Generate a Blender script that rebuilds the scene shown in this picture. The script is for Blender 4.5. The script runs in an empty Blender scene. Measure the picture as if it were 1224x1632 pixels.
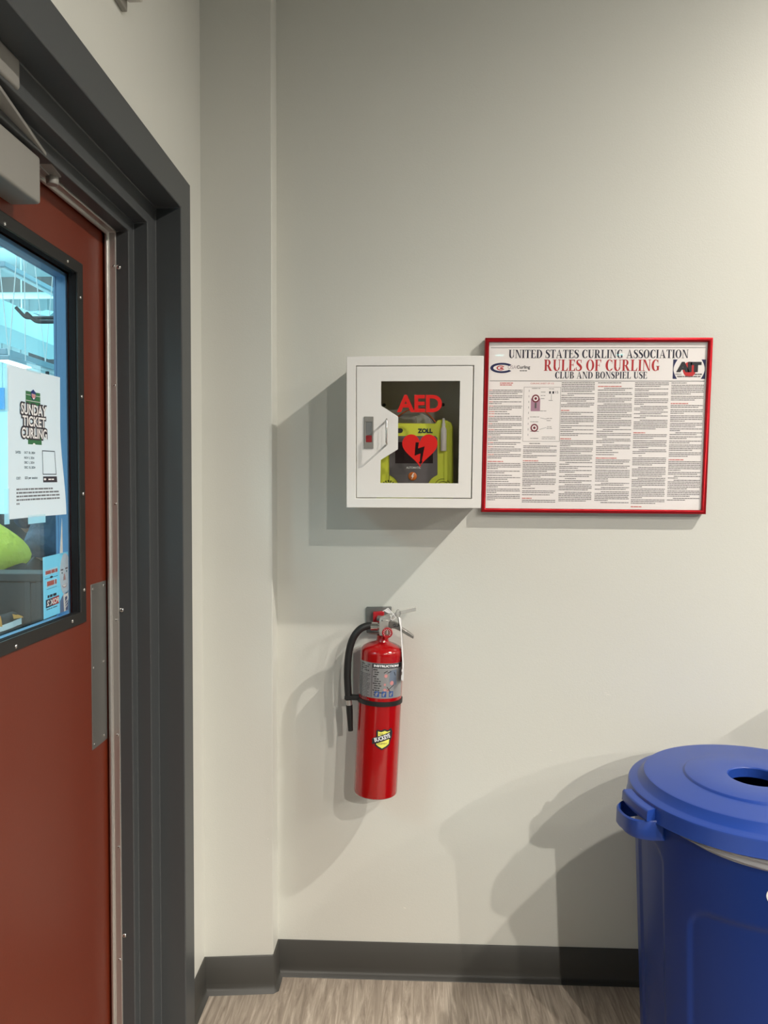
import bpy, bmesh, math, random
from mathutils import Vector, Matrix, Euler
from mathutils.geometry import tessellate_polygon
random.seed(7)
S = bpy.context.scene
COL = S.collection
PI = math.pi

# ------------------------------------------------------------------ camera
F = 1226.0; CX, CY = 612.0, 816.0
YAW, PITCH, ROLL, EYE = 0.04096628, 0.03398923, 0.00277487, 1.45
def cam_axes():
    fw = Vector((-math.sin(YAW), math.cos(YAW), 0)); r = Vector((math.cos(YAW), math.sin(YAW), 0)); u = Vector((0, 0, 1))
    cp, sp = math.cos(PITCH), math.sin(PITCH)
    fw, u = fw*cp - u*sp, u*cp + fw*sp
    c, s = math.cos(ROLL), math.sin(ROLL)
    r, u = r*c + u*s, u*c - r*s
    return r, u, fw
AR, AU, AF = cam_axes()
ORG = Vector((0, 0, EYE))
cam_d = bpy.data.cameras.new('camera'); cam_d.sensor_fit = 'AUTO'; cam_d.sensor_width = 36.0
cam_d.lens = 36.0*F/1632.0; cam_d.clip_start = 0.02; cam_d.clip_end = 200
cam = bpy.data.objects.new('camera', cam_d); COL.objects.link(cam)
M = Matrix((AR, AU, -AF)).transposed().to_4x4(); M.translation = ORG
cam.matrix_world = M
S.camera = cam

# ------------------------------------------------------------------ colour management, world
S.view_settings.view_transform = 'Standard'
S.view_settings.look = 'None'
S.view_settings.gamma = 1.0
S.view_settings.use_curve_mapping = False
S.view_settings.exposure = 0.0
wd = bpy.data.worlds.new('world'); S.world = wd; wd.use_nodes = True
wd.node_tree.nodes['Background'].inputs[0].default_value = (0.6, 0.75, 0.9, 1)
wd.node_tree.nodes['Background'].inputs[1].default_value = 0.05
S.cycles.max_bounces = 10; S.cycles.diffuse_bounces = 5; S.cycles.glossy_bounces = 4
S.cycles.transparent_max_bounces = 12; S.cycles.caustics_reflective = False; S.cycles.caustics_refractive = False
S.cycles.sample_clamp_indirect = 6.0

# ------------------------------------------------------------------ room lights (recessed ceiling downlights), rink lights and added fill
D = 2.2255                                    # distance of the back wall
CEIL = 3.6
DOWN_ROWS = (2.15, 5.17)
DOWN_Y = (0.853, -1.455, -3.915)
DOWN_REL = (1.0, 1.0, 3.6)
COOL_SPOTS = ((1.37, -8.35), (3.32, -8.35))
DOWN_POWER = 392.0
DOWN_COL = (1.0, 0.935, 0.835)
DOWN_CONE, DOWN_BLEND = 166, 0.70
RINK_LAMPS = ((-4.2, 4.0, 150, (0.72, 0.94, 1.0)), (-4.5, -3.3, 330, (0.60, 0.94, 1.0)), (-9.0, 5.0, 270, (0.40, 0.88, 1.0)), (-3.6, 12.5, 260, (0.36, 0.88, 1.0)), (-9.0, 11.5, 650, (0.36, 0.88, 1.0)))  # the lamp behind the viewer is added to feed the side window's fill
def area(name, loc, rot, size, power, col, shape='DISK', size_y=None, spread=180):
    l = bpy.data.lights.new(name, 'AREA'); l.shape = shape; l.size = size
    if size_y: l.size_y = size_y
    l.energy = power; l.color = col; l.spread = math.radians(spread)
    o = bpy.data.objects.new(name, l); o.location = loc; o.rotation_euler = rot; COL.objects.link(o)
    return o
for ix, lx in enumerate(DOWN_ROWS):
    for iy, ly in enumerate(DOWN_Y):
        l = bpy.data.lights.new('downlight_lamp', 'SPOT'); l.energy = DOWN_POWER*DOWN_REL[iy]; l.shadow_soft_size = 0.038
        l.spot_size = math.radians(DOWN_CONE); l.spot_blend = DOWN_BLEND
        l.color = DOWN_COL
        o = bpy.data.objects.new('downlight_lamp', l); o.location = (lx, ly, CEIL-0.015); COL.objects.link(o)
for rx, ry, pw, rc in RINK_LAMPS:
    area('rink_lamp', (rx, ry, 4.95), (0, 0, 0), 2.5, pw, rc, shape='RECTANGLE', size_y=3.0)
area('rink_ceiling_fill', (-7.5, 11.0, 4.5), (PI, 0, 0), 3.0, 170, (0.40, 0.9, 1.0), shape='RECTANGLE', size_y=5.0)  # added fill aimed up to brighten the rink ceiling, no fixture there

# ------------------------------------------------------------------ measuring helpers
def ray(px, py):
    return AF + AR*((px-CX)/F) - AU*((py-CY)/F)
def WY(px, py, y):                            # the point seen at a pixel on a plane y = const
    d = ray(px, py); return ORG + d*(y/d.y)
def WX(px, py, x):
    d = ray(px, py); return ORG + d*(x/d.x)
def WZ(px, py, z):
    d = ray(px, py); return ORG + d*((z-EYE)/d.z)

# ------------------------------------------------------------------ materials
def srgb(r, g, b):
    f = lambda c: c/12.92 if c <= 0.04045 else ((c+0.055)/1.055)**2.4
    return (f(r/255), f(g/255), f(b/255), 1)
MATS = {}
def mat(name, col, rough=0.5, metal=0.0, spec=0.5, bump=0.0, bscale=200.0, emit=None, estr=0.0, coat=0.0, vary=0.0, vscale=8.0, bdist=0.002):
    if name in MATS: return MATS[name]
    m = bpy.data.materials.new(name); m.use_nodes = True
    nt = m.node_tree; b = nt.nodes['Principled BSDF']
    b.inputs['Base Color'].default_value = col if len(col) == 4 else (*col, 1)
    b.inputs['Roughness'].default_value = rough; b.inputs['Metallic'].default_value = metal
    b.inputs['Specular IOR Level'].default_value = spec
    if coat: b.inputs['Coat Weight'].default_value = coat; b.inputs['Coat Roughness'].default_value = 0.08
    tc = nt.nodes.new('ShaderNodeTexCoord')
    if bump:
        n = nt.nodes.new('ShaderNodeTexNoise'); n.inputs['Scale'].default_value = bscale; n.inputs['Detail'].default_value = 3
        nt.links.new(tc.outputs['Object'], n.inputs['Vector'])
        bp = nt.nodes.new('ShaderNodeBump'); bp.inputs['Strength'].default_value = bump; bp.inputs['Distance'].default_value = bdist
        nt.links.new(n.outputs['Fac'], bp.inputs['Height']); nt.links.new(bp.outputs['Normal'], b.inputs['Normal'])
    if vary:
        n = nt.nodes.new('ShaderNodeTexNoise'); n.inputs['Scale'].default_value = vscale; n.inputs['Detail'].default_value = 4
        nt.links.new(tc.outputs['Object'], n.inputs['Vector'])
        mx = nt.nodes.new('ShaderNodeMix'); mx.data_type = 'RGBA'
        c = b.inputs['Base Color'].default_value
        mx.inputs[6].default_value = (c[0]*(1-vary), c[1]*(1-vary), c[2]*(1-vary), 1)
        mx.inputs[7].default_value = (min(1, c[0]*(1+vary)), min(1, c[1]*(1+vary)), min(1, c[2]*(1+vary)), 1)
        nt.links.new(n.outputs['Fac'], mx.inputs[0]); nt.links.new(mx.outputs[2], b.inputs['Base Color'])
    if emit:
        b.inputs['Emission Color'].default_value = (*emit[:3], 1); b.inputs['Emission Strength'].default_value = estr
    MATS[name] = m; return m
def glass(name, tint=(0.96, 0.98, 0.98), refl=0.06, rough=0.02, film=None, film_fac=0.0):
    if name in MATS: return MATS[name]
    m = bpy.data.materials.new(name); m.use_nodes = True; nt = m.node_tree; nt.nodes.clear()
    out = nt.nodes.new('ShaderNodeOutputMaterial'); tr = nt.nodes.new('ShaderNodeBsdfTransparent'); gl = nt.nodes.new('ShaderNodeBsdfGlossy')
    tr.inputs[0].default_value = (*tint, 1); gl.inputs['Roughness'].default_value = rough
    mx = nt.nodes.new('ShaderNodeMixShader')
    lw = nt.nodes.new('ShaderNodeLayerWeight'); pw = nt.nodes.new('ShaderNodeMath'); pw.operation = 'POWER'; pw.inputs[1].default_value = 5.0
    ml = nt.nodes.new('ShaderNodeMath'); ml.operation = 'MULTIPLY_ADD'; ml.inputs[1].default_value = 0.9; ml.inputs[2].default_value = refl
    nt.links.new(lw.outputs['Facing'], pw.inputs[0]); nt.links.new(pw.outputs[0], ml.inputs[0]); nt.links.new(ml.outputs[0], mx.inputs[0])
    nt.links.new(tr.outputs[0], mx.inputs[1]); nt.links.new(gl.outputs[0], mx.inputs[2])
    last = mx.outputs[0]
    if film:
        df = nt.nodes.new('ShaderNodeBsdfPrincipled'); df.inputs['Base Color'].default_value = (*film, 1); df.inputs['Roughness'].default_value = 0.35
        m2 = nt.nodes.new('ShaderNodeMixShader'); m2.inputs[0].default_value = film_fac
        nt.links.new(last, m2.inputs[1]); nt.links.new(df.outputs[0], m2.inputs[2]); last = m2.outputs[0]
    nt.links.new(last, out.inputs[0]); MATS[name] = m; return m

def wall_mat():
    m = mat('wall_paint', (0.655, 0.658, 0.612), 0.42, spec=0.35, bump=0.12, bscale=260, vary=0.02, vscale=2.5); return m
def floor_mat():
    m = bpy.data.materials.new('vinyl_floor'); m.use_nodes = True; nt = m.node_tree; b = nt.nodes['Principled BSDF']
    tc = nt.nodes.new('ShaderNodeTexCoord'); mp = nt.nodes.new('ShaderNodeMapping'); mp.inputs['Scale'].default_value = (40, 3.2, 1)
    n1 = nt.nodes.new('ShaderNodeTexNoise'); n1.inputs['Scale'].default_value = 1.3; n1.inputs['Detail'].default_value = 9; n1.inputs['Roughness'].default_value = 0.68; n1.inputs['Distortion'].default_value = 1.3
    r1 = nt.nodes.new('ShaderNodeValToRGB'); e = r1.color_ramp.elements
    e[0].position = 0.28; e[0].color = srgb(132, 119, 107); e[1].position = 0.73; e[1].color = srgb(248, 238, 224)
    k = r1.color_ramp.elements.new(0.5); k.color = srgb(186, 172, 157)
    k = r1.color_ramp.elements.new(0.6); k.color = srgb(208, 195, 180)
    n2 = nt.nodes.new('ShaderNodeTexNoise'); n2.inputs['Scale'].default_value = 3.5; n2.inputs['Detail'].default_value = 5
    mx = nt.nodes.new('ShaderNodeMix'); mx.data_type = 'RGBA'; mx.blend_type = 'MULTIPLY'; mx.inputs[0].default_value = 0.35
    nt.links.new(tc.outputs['Object'], mp.inputs[0]); nt.links.new(mp.outputs[0], n1.inputs['Vector']); nt.links.new(n1.outputs['Fac'], r1.inputs[0])
    nt.links.new(tc.outputs['Object'], n2.inputs['Vector']); nt.links.new(r1.outputs[0], mx.inputs[6]); nt.links.new(n2.outputs['Color'], mx.inputs[7])
    sat = nt.nodes.new('ShaderNodeRGBToBW'); nt.links.new(n2.outputs['Color'], sat.inputs[0]); nt.links.new(sat.outputs[0], mx.inputs[7])
    nt.links.new(mx.outputs[2], b.inputs['Base Color']); b.inputs['Roughness'].default_value = 0.45
    bp = nt.nodes.new('ShaderNodeBump'); bp.inputs['Strength'].default_value = 0.1; bp.inputs['Distance'].default_value = 0.002
    nt.links.new(n1.outputs['Fac'], bp.inputs['Height']); nt.links.new(bp.outputs[0], b.inputs['Normal'])
    return m

WALL = wall_mat(); FLOOR = floor_mat()
DARK = mat('frame_grey', srgb(70, 73, 75), 0.42, spec=0.5, bump=0.05, bscale=300)
DOORP = mat('door_rust', srgb(108, 40, 20), 0.42, spec=0.5, bump=0.05, bscale=150, vary=0.05, vscale=3)
BLACK = mat('black_metal', srgb(38, 37, 36), 0.5, spec=0.35)
ALU = mat('aluminium', (0.62, 0.60, 0.57), 0.40, metal=0.85)
STOPB = mat('stop_black', srgb(36, 36, 38), 0.9, spec=0.1)
STEEL = mat('steel_plate', (0.30, 0.30, 0.29), 0.45, metal=0.85)
CHROME = mat('chrome', (0.75, 0.74, 0.72), 0.18, metal=1.0)
BRIGHT = mat('lever_bright', (0.88, 0.87, 0.84), 0.24, metal=0.7)
CAST = mat('cast_silver', (0.62, 0.61, 0.58), 0.34, metal=0.8)
BASEB = mat('rubber_base', srgb(64, 63, 60), 0.5, spec=0.4)
CEILM = mat('ceiling_paint', (0.22, 0.235, 0.23), 0.8)
WALLD = mat('wall_paint_grey', (0.30, 0.32, 0.31), 0.6)
WHITE = mat('white_enamel', (0.87, 0.855, 0.835), 0.38, spec=0.4, bump=0.05, bscale=400)
INK = mat('ink_black', srgb(34, 32, 40), 0.6)
NAVY = mat('ink_navy', srgb(24, 24, 52), 0.6)
GREYINK = mat('ink_grey', srgb(96, 92, 94), 0.6)
REDINK = mat('ink_red', srgb(196, 44, 50), 0.6)
PAPER = mat('paper_white', (0.96, 0.915, 0.91), 0.55)
RUBBER = mat('rubber_black', srgb(30, 30, 30), 0.5, spec=0.4)

# ------------------------------------------------------------------ mesh builder
class MB:
    def __init__(s): s.v = []; s.f = []; s.mi = []; s.mats = []
    def m(s, material):
        if material not in s.mats: s.mats.append(material)
        return s.mats.index(material)
    def add(s, vs, fs, material):
        k = len(s.v); i = s.m(material)
        s.v += [Vector(v) for v in vs]
        for f in fs: s.f.append([k+a for a in f]); s.mi.append(i)
        return s
    def box(s, a, b, material):
        x0, x1 = sorted((a[0], b[0])); y0, y1 = sorted((a[1], b[1])); z0, z1 = sorted((a[2], b[2]))
        vs = [(x, y, z) for z in (z0, z1) for y in (y0, y1) for x in (x0, x1)]
        return s.add(vs, [(0, 2, 3, 1), (4, 5, 7, 6), (0, 1, 5, 4), (2, 6, 7, 3), (0, 4, 6, 2), (1, 3, 7, 5)], material)
    def prism(s, pts, off, material, cap=True):        # polygon swept by a vector
        n = len(pts); off = Vector(off); a = [Vector(p) for p in pts]; b = [p+off for p in a]
        fs = [(i, (i+1) % n, n+(i+1) % n, n+i) for i in range(n)]
        if cap:
            for t in tessellate_polygon([a]): fs.append(tuple(t))
            for t in tessellate_polygon([a]): fs.append(tuple(n+i for i in t[::-1]))
        return s.add(a+b, fs, material)
    def poly(s, pts, material):
        a = [Vector(p) for p in pts]
        return s.add(a, [tuple(t) for t in tessellate_polygon([a])], material)
    def holed(s, outer, holes, off, material):          # polygon with holes swept by a vector
        off = Vector(off); rings = [[Vector(p) for p in outer]]+[[Vector(p) for p in h] for h in holes]
        flat = [p for r in rings for p in r]; n = len(flat); fs = []
        tr = tessellate_polygon(rings)
        fs += [tuple(t) for t in tr] + [tuple(n+i for i in t[::-1]) for t in tr]
        k = 0
        for r in rings:
            L = len(r)
            for i in range(L): fs.append((k+i, k+(i+1) % L, n+k+(i+1) % L, n+k+i))
            k += L
        return s.add(flat+[p+off for p in flat], fs, material)
    def tube(s, path, rad, material, seg=16, cap=True):
        P = [Vector(p) for p in path]; n = len(P)
        R = rad if isinstance(rad, (list, tuple)) else [rad]*n
        T = [(P[min(i+1, n-1)]-P[max(i-1, 0)]).normalized() for i in range(n)]
        up = Vector((0, 0, 1)) if abs(T[0].z) < 0.9 else Vector((0, 1, 0))
        nrm = (up - T[0]*up.dot(T[0])).normalized(); vs = []
        for i in range(n):
            nrm = (nrm - T[i]*nrm.dot(T[i])).normalized(); bi = T[i].cross(nrm)
            for k in range(seg):
                a = 2*PI*k/seg; vs.append(P[i]+(nrm*math.cos(a)+bi*math.sin(a))*R[i])
        fs = [(i*seg+k, i*seg+(k+1) % seg, (i+1)*seg+(k+1) % seg, (i+1)*seg+k) for i in range(n-1) for k in range(seg)]
        if cap: fs += [tuple(range(seg))[::-1], tuple((n-1)*seg+k for k in range(seg))]
        return s.add(vs, fs, material)
    def lathe(s, prof, material, c=(0, 0, 0), seg=64, a0=0, a1=2*PI, axis='z'):
        full = abs(a1-a0-2*PI) < 1e-6; n = seg if full else seg+1; vs = []
        for r, z in prof:
            for k in range(n):
                a = a0+(a1-a0)*k/seg
                p = (r*math.cos(a), r*math.sin(a), z)
                if axis == 'y': p = (p[0], p[2], p[1])
                if axis == 'x': p = (p[2], p[0], p[1])
                vs.append(Vector(c)+Vector(p))
        fs = []
        for i in range(len(prof)-1):
            for k in range(seg):
                k2 = (k+1) % n if full else k+1
                fs.append((i*n+k, i*n+k2, (i+1)*n+k2, (i+1)*n+k))
        return s.add(vs, fs, material)
    def fine(s, pts2, fn, material, edge):               # a flat outline cut into small faces before it is bent by fn
        a = [Vector((x, y, 0)) for x, y in pts2]; st = [[a[i] for i in t] for t in tessellate_polygon([a])]
        while st:
            t = st.pop(); L = [(t[i]-t[(i+1) % 3]).length for i in range(3)]; k = L.index(max(L))
            if L[k] > edge:
                m_ = (t[k]+t[(k+1) % 3])/2; st.append([t[k], m_, t[(k+2) % 3]]); st.append([m_, t[(k+1) % 3], t[(k+2) % 3]])
            else: s.add([fn(v.x, v.y) for v in t], [(0, 1, 2)], material)
        return s
    def disc(s, c, r, material, ax='y', seg=32, ry=None, a0=0.0, a1=2*PI):
        ry = ry or r; pts = []
        for k in range(seg):
            a = a0+(a1-a0)*k/seg; x, y = r*math.cos(a), ry*math.sin(a)
            pts.append(Vector(c)+Vector({'y': (x, 0, y), 'z': (x, y, 0), 'x': (0, x, y)}[ax]))
        return s.add(pts, [tuple(range(seg))], material)
    def rings(s, loops, material, close=True):           # loops of equal length joined
        n = len(loops[0]); vs = [p for l in loops for p in l]
        fs = [(i*n+k, i*n+(k+1) % n, (i+1)*n+(k+1) % n, (i+1)*n+k) for i in range(len(loops)-1) for k in range(n if close else n-1)]
        return s.add(vs, fs, material)
    def grid(s, nu, nv, fn, material, wrap=False):
        vs = [fn(i, j) for j in range(nv) for i in range(nu)]; fs = []
        for j in range(nv-1):
            for i in range(nu if wrap else nu-1):
                i2 = (i+1) % nu; fs.append((j*nu+i, j*nu+i2, (j+1)*nu+i2, (j+1)*nu+i))
        return s.add(vs, fs, material)
    def build(s, name, parent=None, bevel=0.0, seg=2, smooth=None, local=False):
        me = bpy.data.meshes.new(name)
        o = bpy.data.objects.new(name, me); COL.objects.link(o)
        off = Vector((0, 0, 0))
        if parent is not None:
            o.parent = parent; p = parent
            while p is not None and not local: off += p.location; p = p.parent
        else:
            xs = [v.x for v in s.v]; ys = [v.y for v in s.v]
            off = Vector(((min(xs)+max(xs))/2, (min(ys)+max(ys))/2, min(v.z for v in s.v))); o.location = off
        me.from_pydata([v-off for v in s.v], [], s.f)
        for m_ in s.mats: me.materials.append(m_)
        for p_, i in zip(me.polygons, s.mi): p_.material_index = i
        bm = bmesh.new(); bm.from_mesh(me); bmesh.ops.recalc_face_normals(bm, faces=bm.faces); bm.to_mesh(me); bm.free()
        if bevel:
            md = o.modifiers.new('bevel', 'BEVEL'); md.width = bevel; md.segments = seg; md.limit_method = 'ANGLE'; md.angle_limit = math.radians(40)
            smooth = smooth or 50
        if smooth is not None:
            for p_ in me.polygons: p_.use_smooth = True
            me.set_sharp_from_angle(angle=math.radians(smooth))
        return o
def empty(name, loc, label=None, cat=None, group=None, rot=(0, 0, 0)):
    o = bpy.data.objects.new(name, None); o.location = loc; o.rotation_euler = rot; o.empty_display_size = 0.05; COL.objects.link(o)
    if label: tag(o, label, cat, group)
    return o
def tag(o, label=None, cat=None, group=None, kind=None):
    if label: o['label'] = label
    if cat: o['category'] = cat
    if group: o['group'] = group
    if kind: o['kind'] = kind
    return o
def struct(o): o['kind'] = 'structure'; return o
def smoothstep(a, b, x):
    t = max(0, min(1, (x-a)/(b-a))); return t*t*(3-2*t)
def catmull(pts, n=8):
    P = [Vector(p) for p in pts]; out = []
    for i in range(len(P)-1):
        a = P[max(i-1, 0)]; b = P[i]; c = P[i+1]; d = P[min(i+2, len(P)-1)]
        for k in range(n):
            t = k/n
            out.append(0.5*((2*b)+(c-a)*t+(2*a-5*b+4*c-d)*t*t+(3*b-a-3*c+d)*t**3))
    out.append(P[-1]); return out

# ------------------------------------------------------------------ lettering
_font_cache = {}
def sans(text, bold=0.0):
    key = (text, bold)
    if key in _font_cache: return _font_cache[key]
    cu = bpy.data.curves.new('t', 'FONT'); cu.body = text; cu.size = 1.0; cu.offset = bold; cu.fill_mode = 'FRONT'; cu.resolution_u = 4
    o = bpy.data.objects.new('t', cu); COL.objects.link(o)
    dg = bpy.context.evaluated_depsgraph_get(); dg.update()
    me = bpy.data.meshes.new_from_object(o.evaluated_get(dg))
    V = [(v.co.x, v.co.y) for v in me.vertices]; Fc = [tuple(p.vertices) for p in me.polygons]
    bpy.data.objects.remove(o); bpy.data.curves.remove(cu); bpy.data.meshes.remove(me)
    x0 = min(v[0] for v in V); x1 = max(v[0] for v in V); y0 = min(v[1] for v in V); y1 = max(v[1] for v in V)
    V = [((x-x0)/(x1-x0), (y-y0)/(y1-y0)) for x, y in V]
    _font_cache[key] = (V, Fc); return V, Fc
def put_sans(mb, text, fn, x0, x1, y0, y1, material, bold=0.0):     # fn maps (x, y) to the world; y0 is the foot of the letters
    V, Fc = sans(text, bold)
    mb.add([fn(x0+(x1-x0)*u, y0+(y1-y0)*v) for u, v in V], Fc, material)
# a bold roman capital alphabet, cap height 1
TS, HS, SF = 0.185, 0.055, 0.045
def g_rect(x0, y0, x1, y1): return [(x0, y0), (x1, y0), (x1, y1), (x0, y1)]
def g_stem(x, w=TS, foot=True, head=True, o=0.085):
    P = [g_rect(x, 0, x+w, 1)]
    if foot: P.append(g_rect(x-o, 0, x+w+o, SF))
    if head: P.append(g_rect(x-o, 1-SF, x+w+o, 1))
    return P
def g_arc(cx, cy, rx, ry, ix, iy, a0, a1, n=16, dx=0.0):
    P = []
    for k in range(n):
        q = []
        for a, (r, s) in ((k, (rx, ry)), (k+1, (rx, ry)), (k+1, (ix, iy)), (k, (ix, iy))):
            t = math.radians(a0+(a1-a0)*a/n); q.append((cx+r*math.cos(t)+(dx if r == ix else 0), cy+s*math.sin(t)))
        P.append(q)
    return P
def g_stroke(pts, ws, n=8):
    c = catmull([(x, y, 0) for x, y in pts], n); m = len(c); P = []; L = []; R = []
    for i in range(m):
        t = (c[min(i+1, m-1)]-c[max(i-1, 0)]).normalized(); nn = Vector((-t.y, t.x, 0))
        f = i/(m-1)*(len(ws)-1); k = min(int(f), len(ws)-2); w = ws[k]+(ws[k+1]-ws[k])*(f-k)
        L.append(c[i]+nn*w/2); R.append(c[i]-nn*w/2)
    for i in range(m-1): P.append([(p.x, p.y) for p in (L[i], L[i+1], R[i+1], R[i])])
    return P
def glyph(ch):
    if ch == 'I': return g_stem(0.085), TS+0.17
    if ch == 'U': return (g_stem(0.08, foot=False)[0:1] and [g_rect(0.08, 0.3, 0.08+TS, 1), g_rect(0, 1-SF, 0.345, 1), g_rect(0.60, 0.3, 0.60+HS, 1), g_rect(0.50, 1-SF, 0.755, 1)] + g_arc(0.3675, 0.31, 0.2875, 0.325, 0.1275, 0.25, 180, 360, dx=0.05)), 0.755
    if ch == 'N': return [g_rect(0.1, 0, 0.1+HS, 1), g_rect(0, 0, 0.255, SF), g_rect(0, 1-SF, 0.22, 1), g_rect(0.66, 0, 0.66+HS, 1), g_rect(0.56, 1-SF, 0.81, 1), [(0.08, 1), (0.28, 1), (0.715, 0), (0.60, 0)]], 0.81
    if ch == 'T': return g_stem(0.235, head=False) + [g_rect(0, 1-HS, 0.655, 1), [(0, 1), (0.03, 1), (0.10, 1-HS), (0.02, 0.74), (0, 0.74)], [(0.655, 1), (0.625, 1), (0.555, 1-HS), (0.635, 0.74), (0.655, 0.74)]], 0.655
    if ch == 'E': return g_stem(0.08) + [g_rect(0.2, 1-HS, 0.6, 1), g_rect(0.2, 0, 0.62, HS), g_rect(0.25, 0.5, 0.47, 0.5+HS), g_rect(0.44, 0.38, 0.47, 0.68), [(0.6, 1), (0.5, 1-HS), (0.575, 0.75), (0.6, 0.75)], [(0.62, 0), (0.65, 0.27), (0.62, 0.27), (0.5, HS)]], 0.65
    if ch == 'F': return g_stem(0.08) + [g_rect(0.2, 1-HS, 0.6, 1), g_rect(0.25, 0.47, 0.47, 0.47+HS), g_rect(0.44, 0.35, 0.47, 0.65), [(0.6, 1), (0.5, 1-HS), (0.575, 0.74), (0.6, 0.74)]], 0.61
    if ch == 'L': return g_stem(0.08) + [g_rect(0.2, 0, 0.6, HS), [(0.6, 0), (0.64, 0.3), (0.61, 0.3), (0.48, HS)]], 0.64
    if ch == 'D': return g_stem(0.08) + [g_rect(0.2, 1-HS, 0.32, 1), g_rect(0.2, 0, 0.32, HS)] + g_arc(0.31, 0.5, 0.43, 0.5, 0.235, 0.445, -90, 90), 0.74
    if ch == 'S': return g_stroke([(0.50, 0.72), (0.47, 0.90), (0.29, 0.965), (0.12, 0.87), (0.15, 0.67), (0.36, 0.49), (0.49, 0.30), (0.43, 0.10), (0.25, 0.03), (0.08, 0.10), (0.04, 0.30)], [0.05, 0.05, 0.06, 0.13, 0.2, 0.22, 0.2, 0.14, 0.07, 0.05, 0.05]) + [g_rect(0.49, 0.70, 0.52, 1.0), g_rect(0.02, 0, 0.05, 0.32)], 0.57
    if ch == 'A': return [[(0.07, 0), (0.125, 0), (0.40, 0.92), (0.37, 1.0)], [(0.36, 1.01), (0.42, 1.01), (0.76, 0), (0.55, 0)], g_rect(0.17, 0.30, 0.58, 0.30+HS), g_rect(0, 0, 0.24, SF), g_rect(0.46, 0, 0.83, SF)], 0.83
    if ch in 'CG':
        P = g_arc(0.38, 0.5, 0.37, 0.515, 0.175, 0.455, 42, 318, 22, dx=0.03)
        if ch == 'C': P += [g_rect(0.635, 0.66, 0.665, 1.0), g_stroke([(0.50, 0.06), (0.62, 0.13), (0.68, 0.25)], [0.08, 0.06, 0.04])[0]] + g_stroke([(0.45, 0.03), (0.60, 0.10), (0.68, 0.25)], [0.06, 0.06, 0.04])
        else: P += [g_rect(0.61, 0.66, 0.64, 1.0), g_rect(0.52, 0.06, 0.52+TS, 0.44), g_rect(0.43, 0.44-SF, 0.78, 0.44)]
        return P, 0.70 if ch == 'C' else 0.79
    if ch == 'O': return g_arc(0.38, 0.5, 0.38, 0.515, 0.185, 0.465, 0, 360, 28), 0.76
    if ch == 'R': return g_stem(0.08) + [g_rect(0.2, 1-HS, 0.36, 1), g_rect(0.2, 0.46, 0.36, 0.46+HS)] + g_arc(0.35, 0.73, 0.27, 0.27, 0.09, 0.215, -90, 90) + [[(0.30, 0.47), (0.48, 0.49), (0.75, 0.0), (0.54, 0.0)], g_rect(0.54, 0, 0.80, SF)], 0.79
    if ch == 'P': return g_stem(0.08) + [g_rect(0.2, 1-HS, 0.36, 1), g_rect(0.2, 0.43, 0.36, 0.43+HS)] + g_arc(0.35, 0.715, 0.28, 0.285, 0.10, 0.23, -90, 90), 0.64
    if ch == 'B': return g_stem(0.08) + [g_rect(0.2, 1-HS, 0.36, 1), g_rect(0.2, 0.49, 0.36, 0.49+HS), g_rect(0.2, 0, 0.38, HS)] + g_arc(0.35, 0.755, 0.25, 0.245, 0.08, 0.195, -90, 90) + g_arc(0.36, 0.265, 0.30, 0.265, 0.11, 0.215, -90, 90), 0.68
    return [], 0.30
def put_serif(mb, text, fn, x0, x1, y0, y1, material, gap=0.055):
    adv = []; pos = 0
    for ch in text:
        P, w = glyph(ch); adv.append((P, pos)); pos += w+gap
    pos -= gap
    for P, o in adv:
        for q in P:
            mb.add([fn(x0+(x1-x0)*(o+x)/pos, y0+(y1-y0)*y) for x, y in q], [tuple(range(len(q)))], material)
def words(mb, fn, x0, x1, y, h, material, fill=1.0, indent=0.0, first=None, unit=0.004):  # a printed line of small type
    x = x0+indent*(x1-x0); end = x0+(x1-x0)*fill; k = 0
    while x < end-unit:
        w = unit*random.uniform(1.2, 5.5)
        w = min(w, end-x)
        mb.add([fn(x, y), fn(x+w, y), fn(x+w, y+h), fn(x, y+h)], [(0, 1, 2, 3)], first if (first and k < 2) else material)
        x += w+unit*random.uniform(0.35, 0.6); k += 1

# ================================================================== THE SETTING
XW = -0.597                                   # face of the door wall
XD = -0.748                                   # room face of the door leaf
JX, JY0, JY1 = -0.403, 2.130, 2.150           # boxed-out column in the corner
YO, ZO = 1.9925, 2.2247                       # outer corner of the door frame
YL = 0.852
mb = MB(); mb.box((-0.80, 0.9, -0.12), (8.4, D+0.2, 0), FLOOR); mb.box((-0.80, -11.5, -0.12), (8.4, 0.9, 0), mat('unseen_floor_dark', (0.06, 0.062, 0.064), 0.9, bump=0.5, bscale=300)); struct(mb.build('floor'))  # floor out of view is made dark to cut upward bounce
mb = MB(); mb.box((-0.80, -11.5, CEIL), (8.4, D+0.2, CEIL+0.12), CEILM); struct(mb.build('ceiling'))
mb = MB(); mb.box((-0.80, D, 0), (8.4, D+0.15, CEIL), WALL); struct(mb.build('wall_back'))
mb = MB(); mb.box((8.25, -11.5, 0), (8.4, D, CEIL), WALLD); struct(mb.build('wall_right'))
mb = MB(); mb.box((-0.80, -11.65, 0), (8.4, -11.5, CEIL), WALLD); struct(mb.build('wall_front'))
mb = MB()
pts = [(XW, D, 0), (XW, D, CEIL), (XW, -11.5, CEIL), (XW, -11.5, 0), (XW, YL+0.006, 0), (XW, YL+0.006, ZO-0.006), (XW, YO-0.006, ZO-0.006), (XW, YO-0.006, 0)]
VW = (-5.0, -1.6, 0.95, 2.3)                             # unseen window added behind the viewer to let in cool fill
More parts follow.
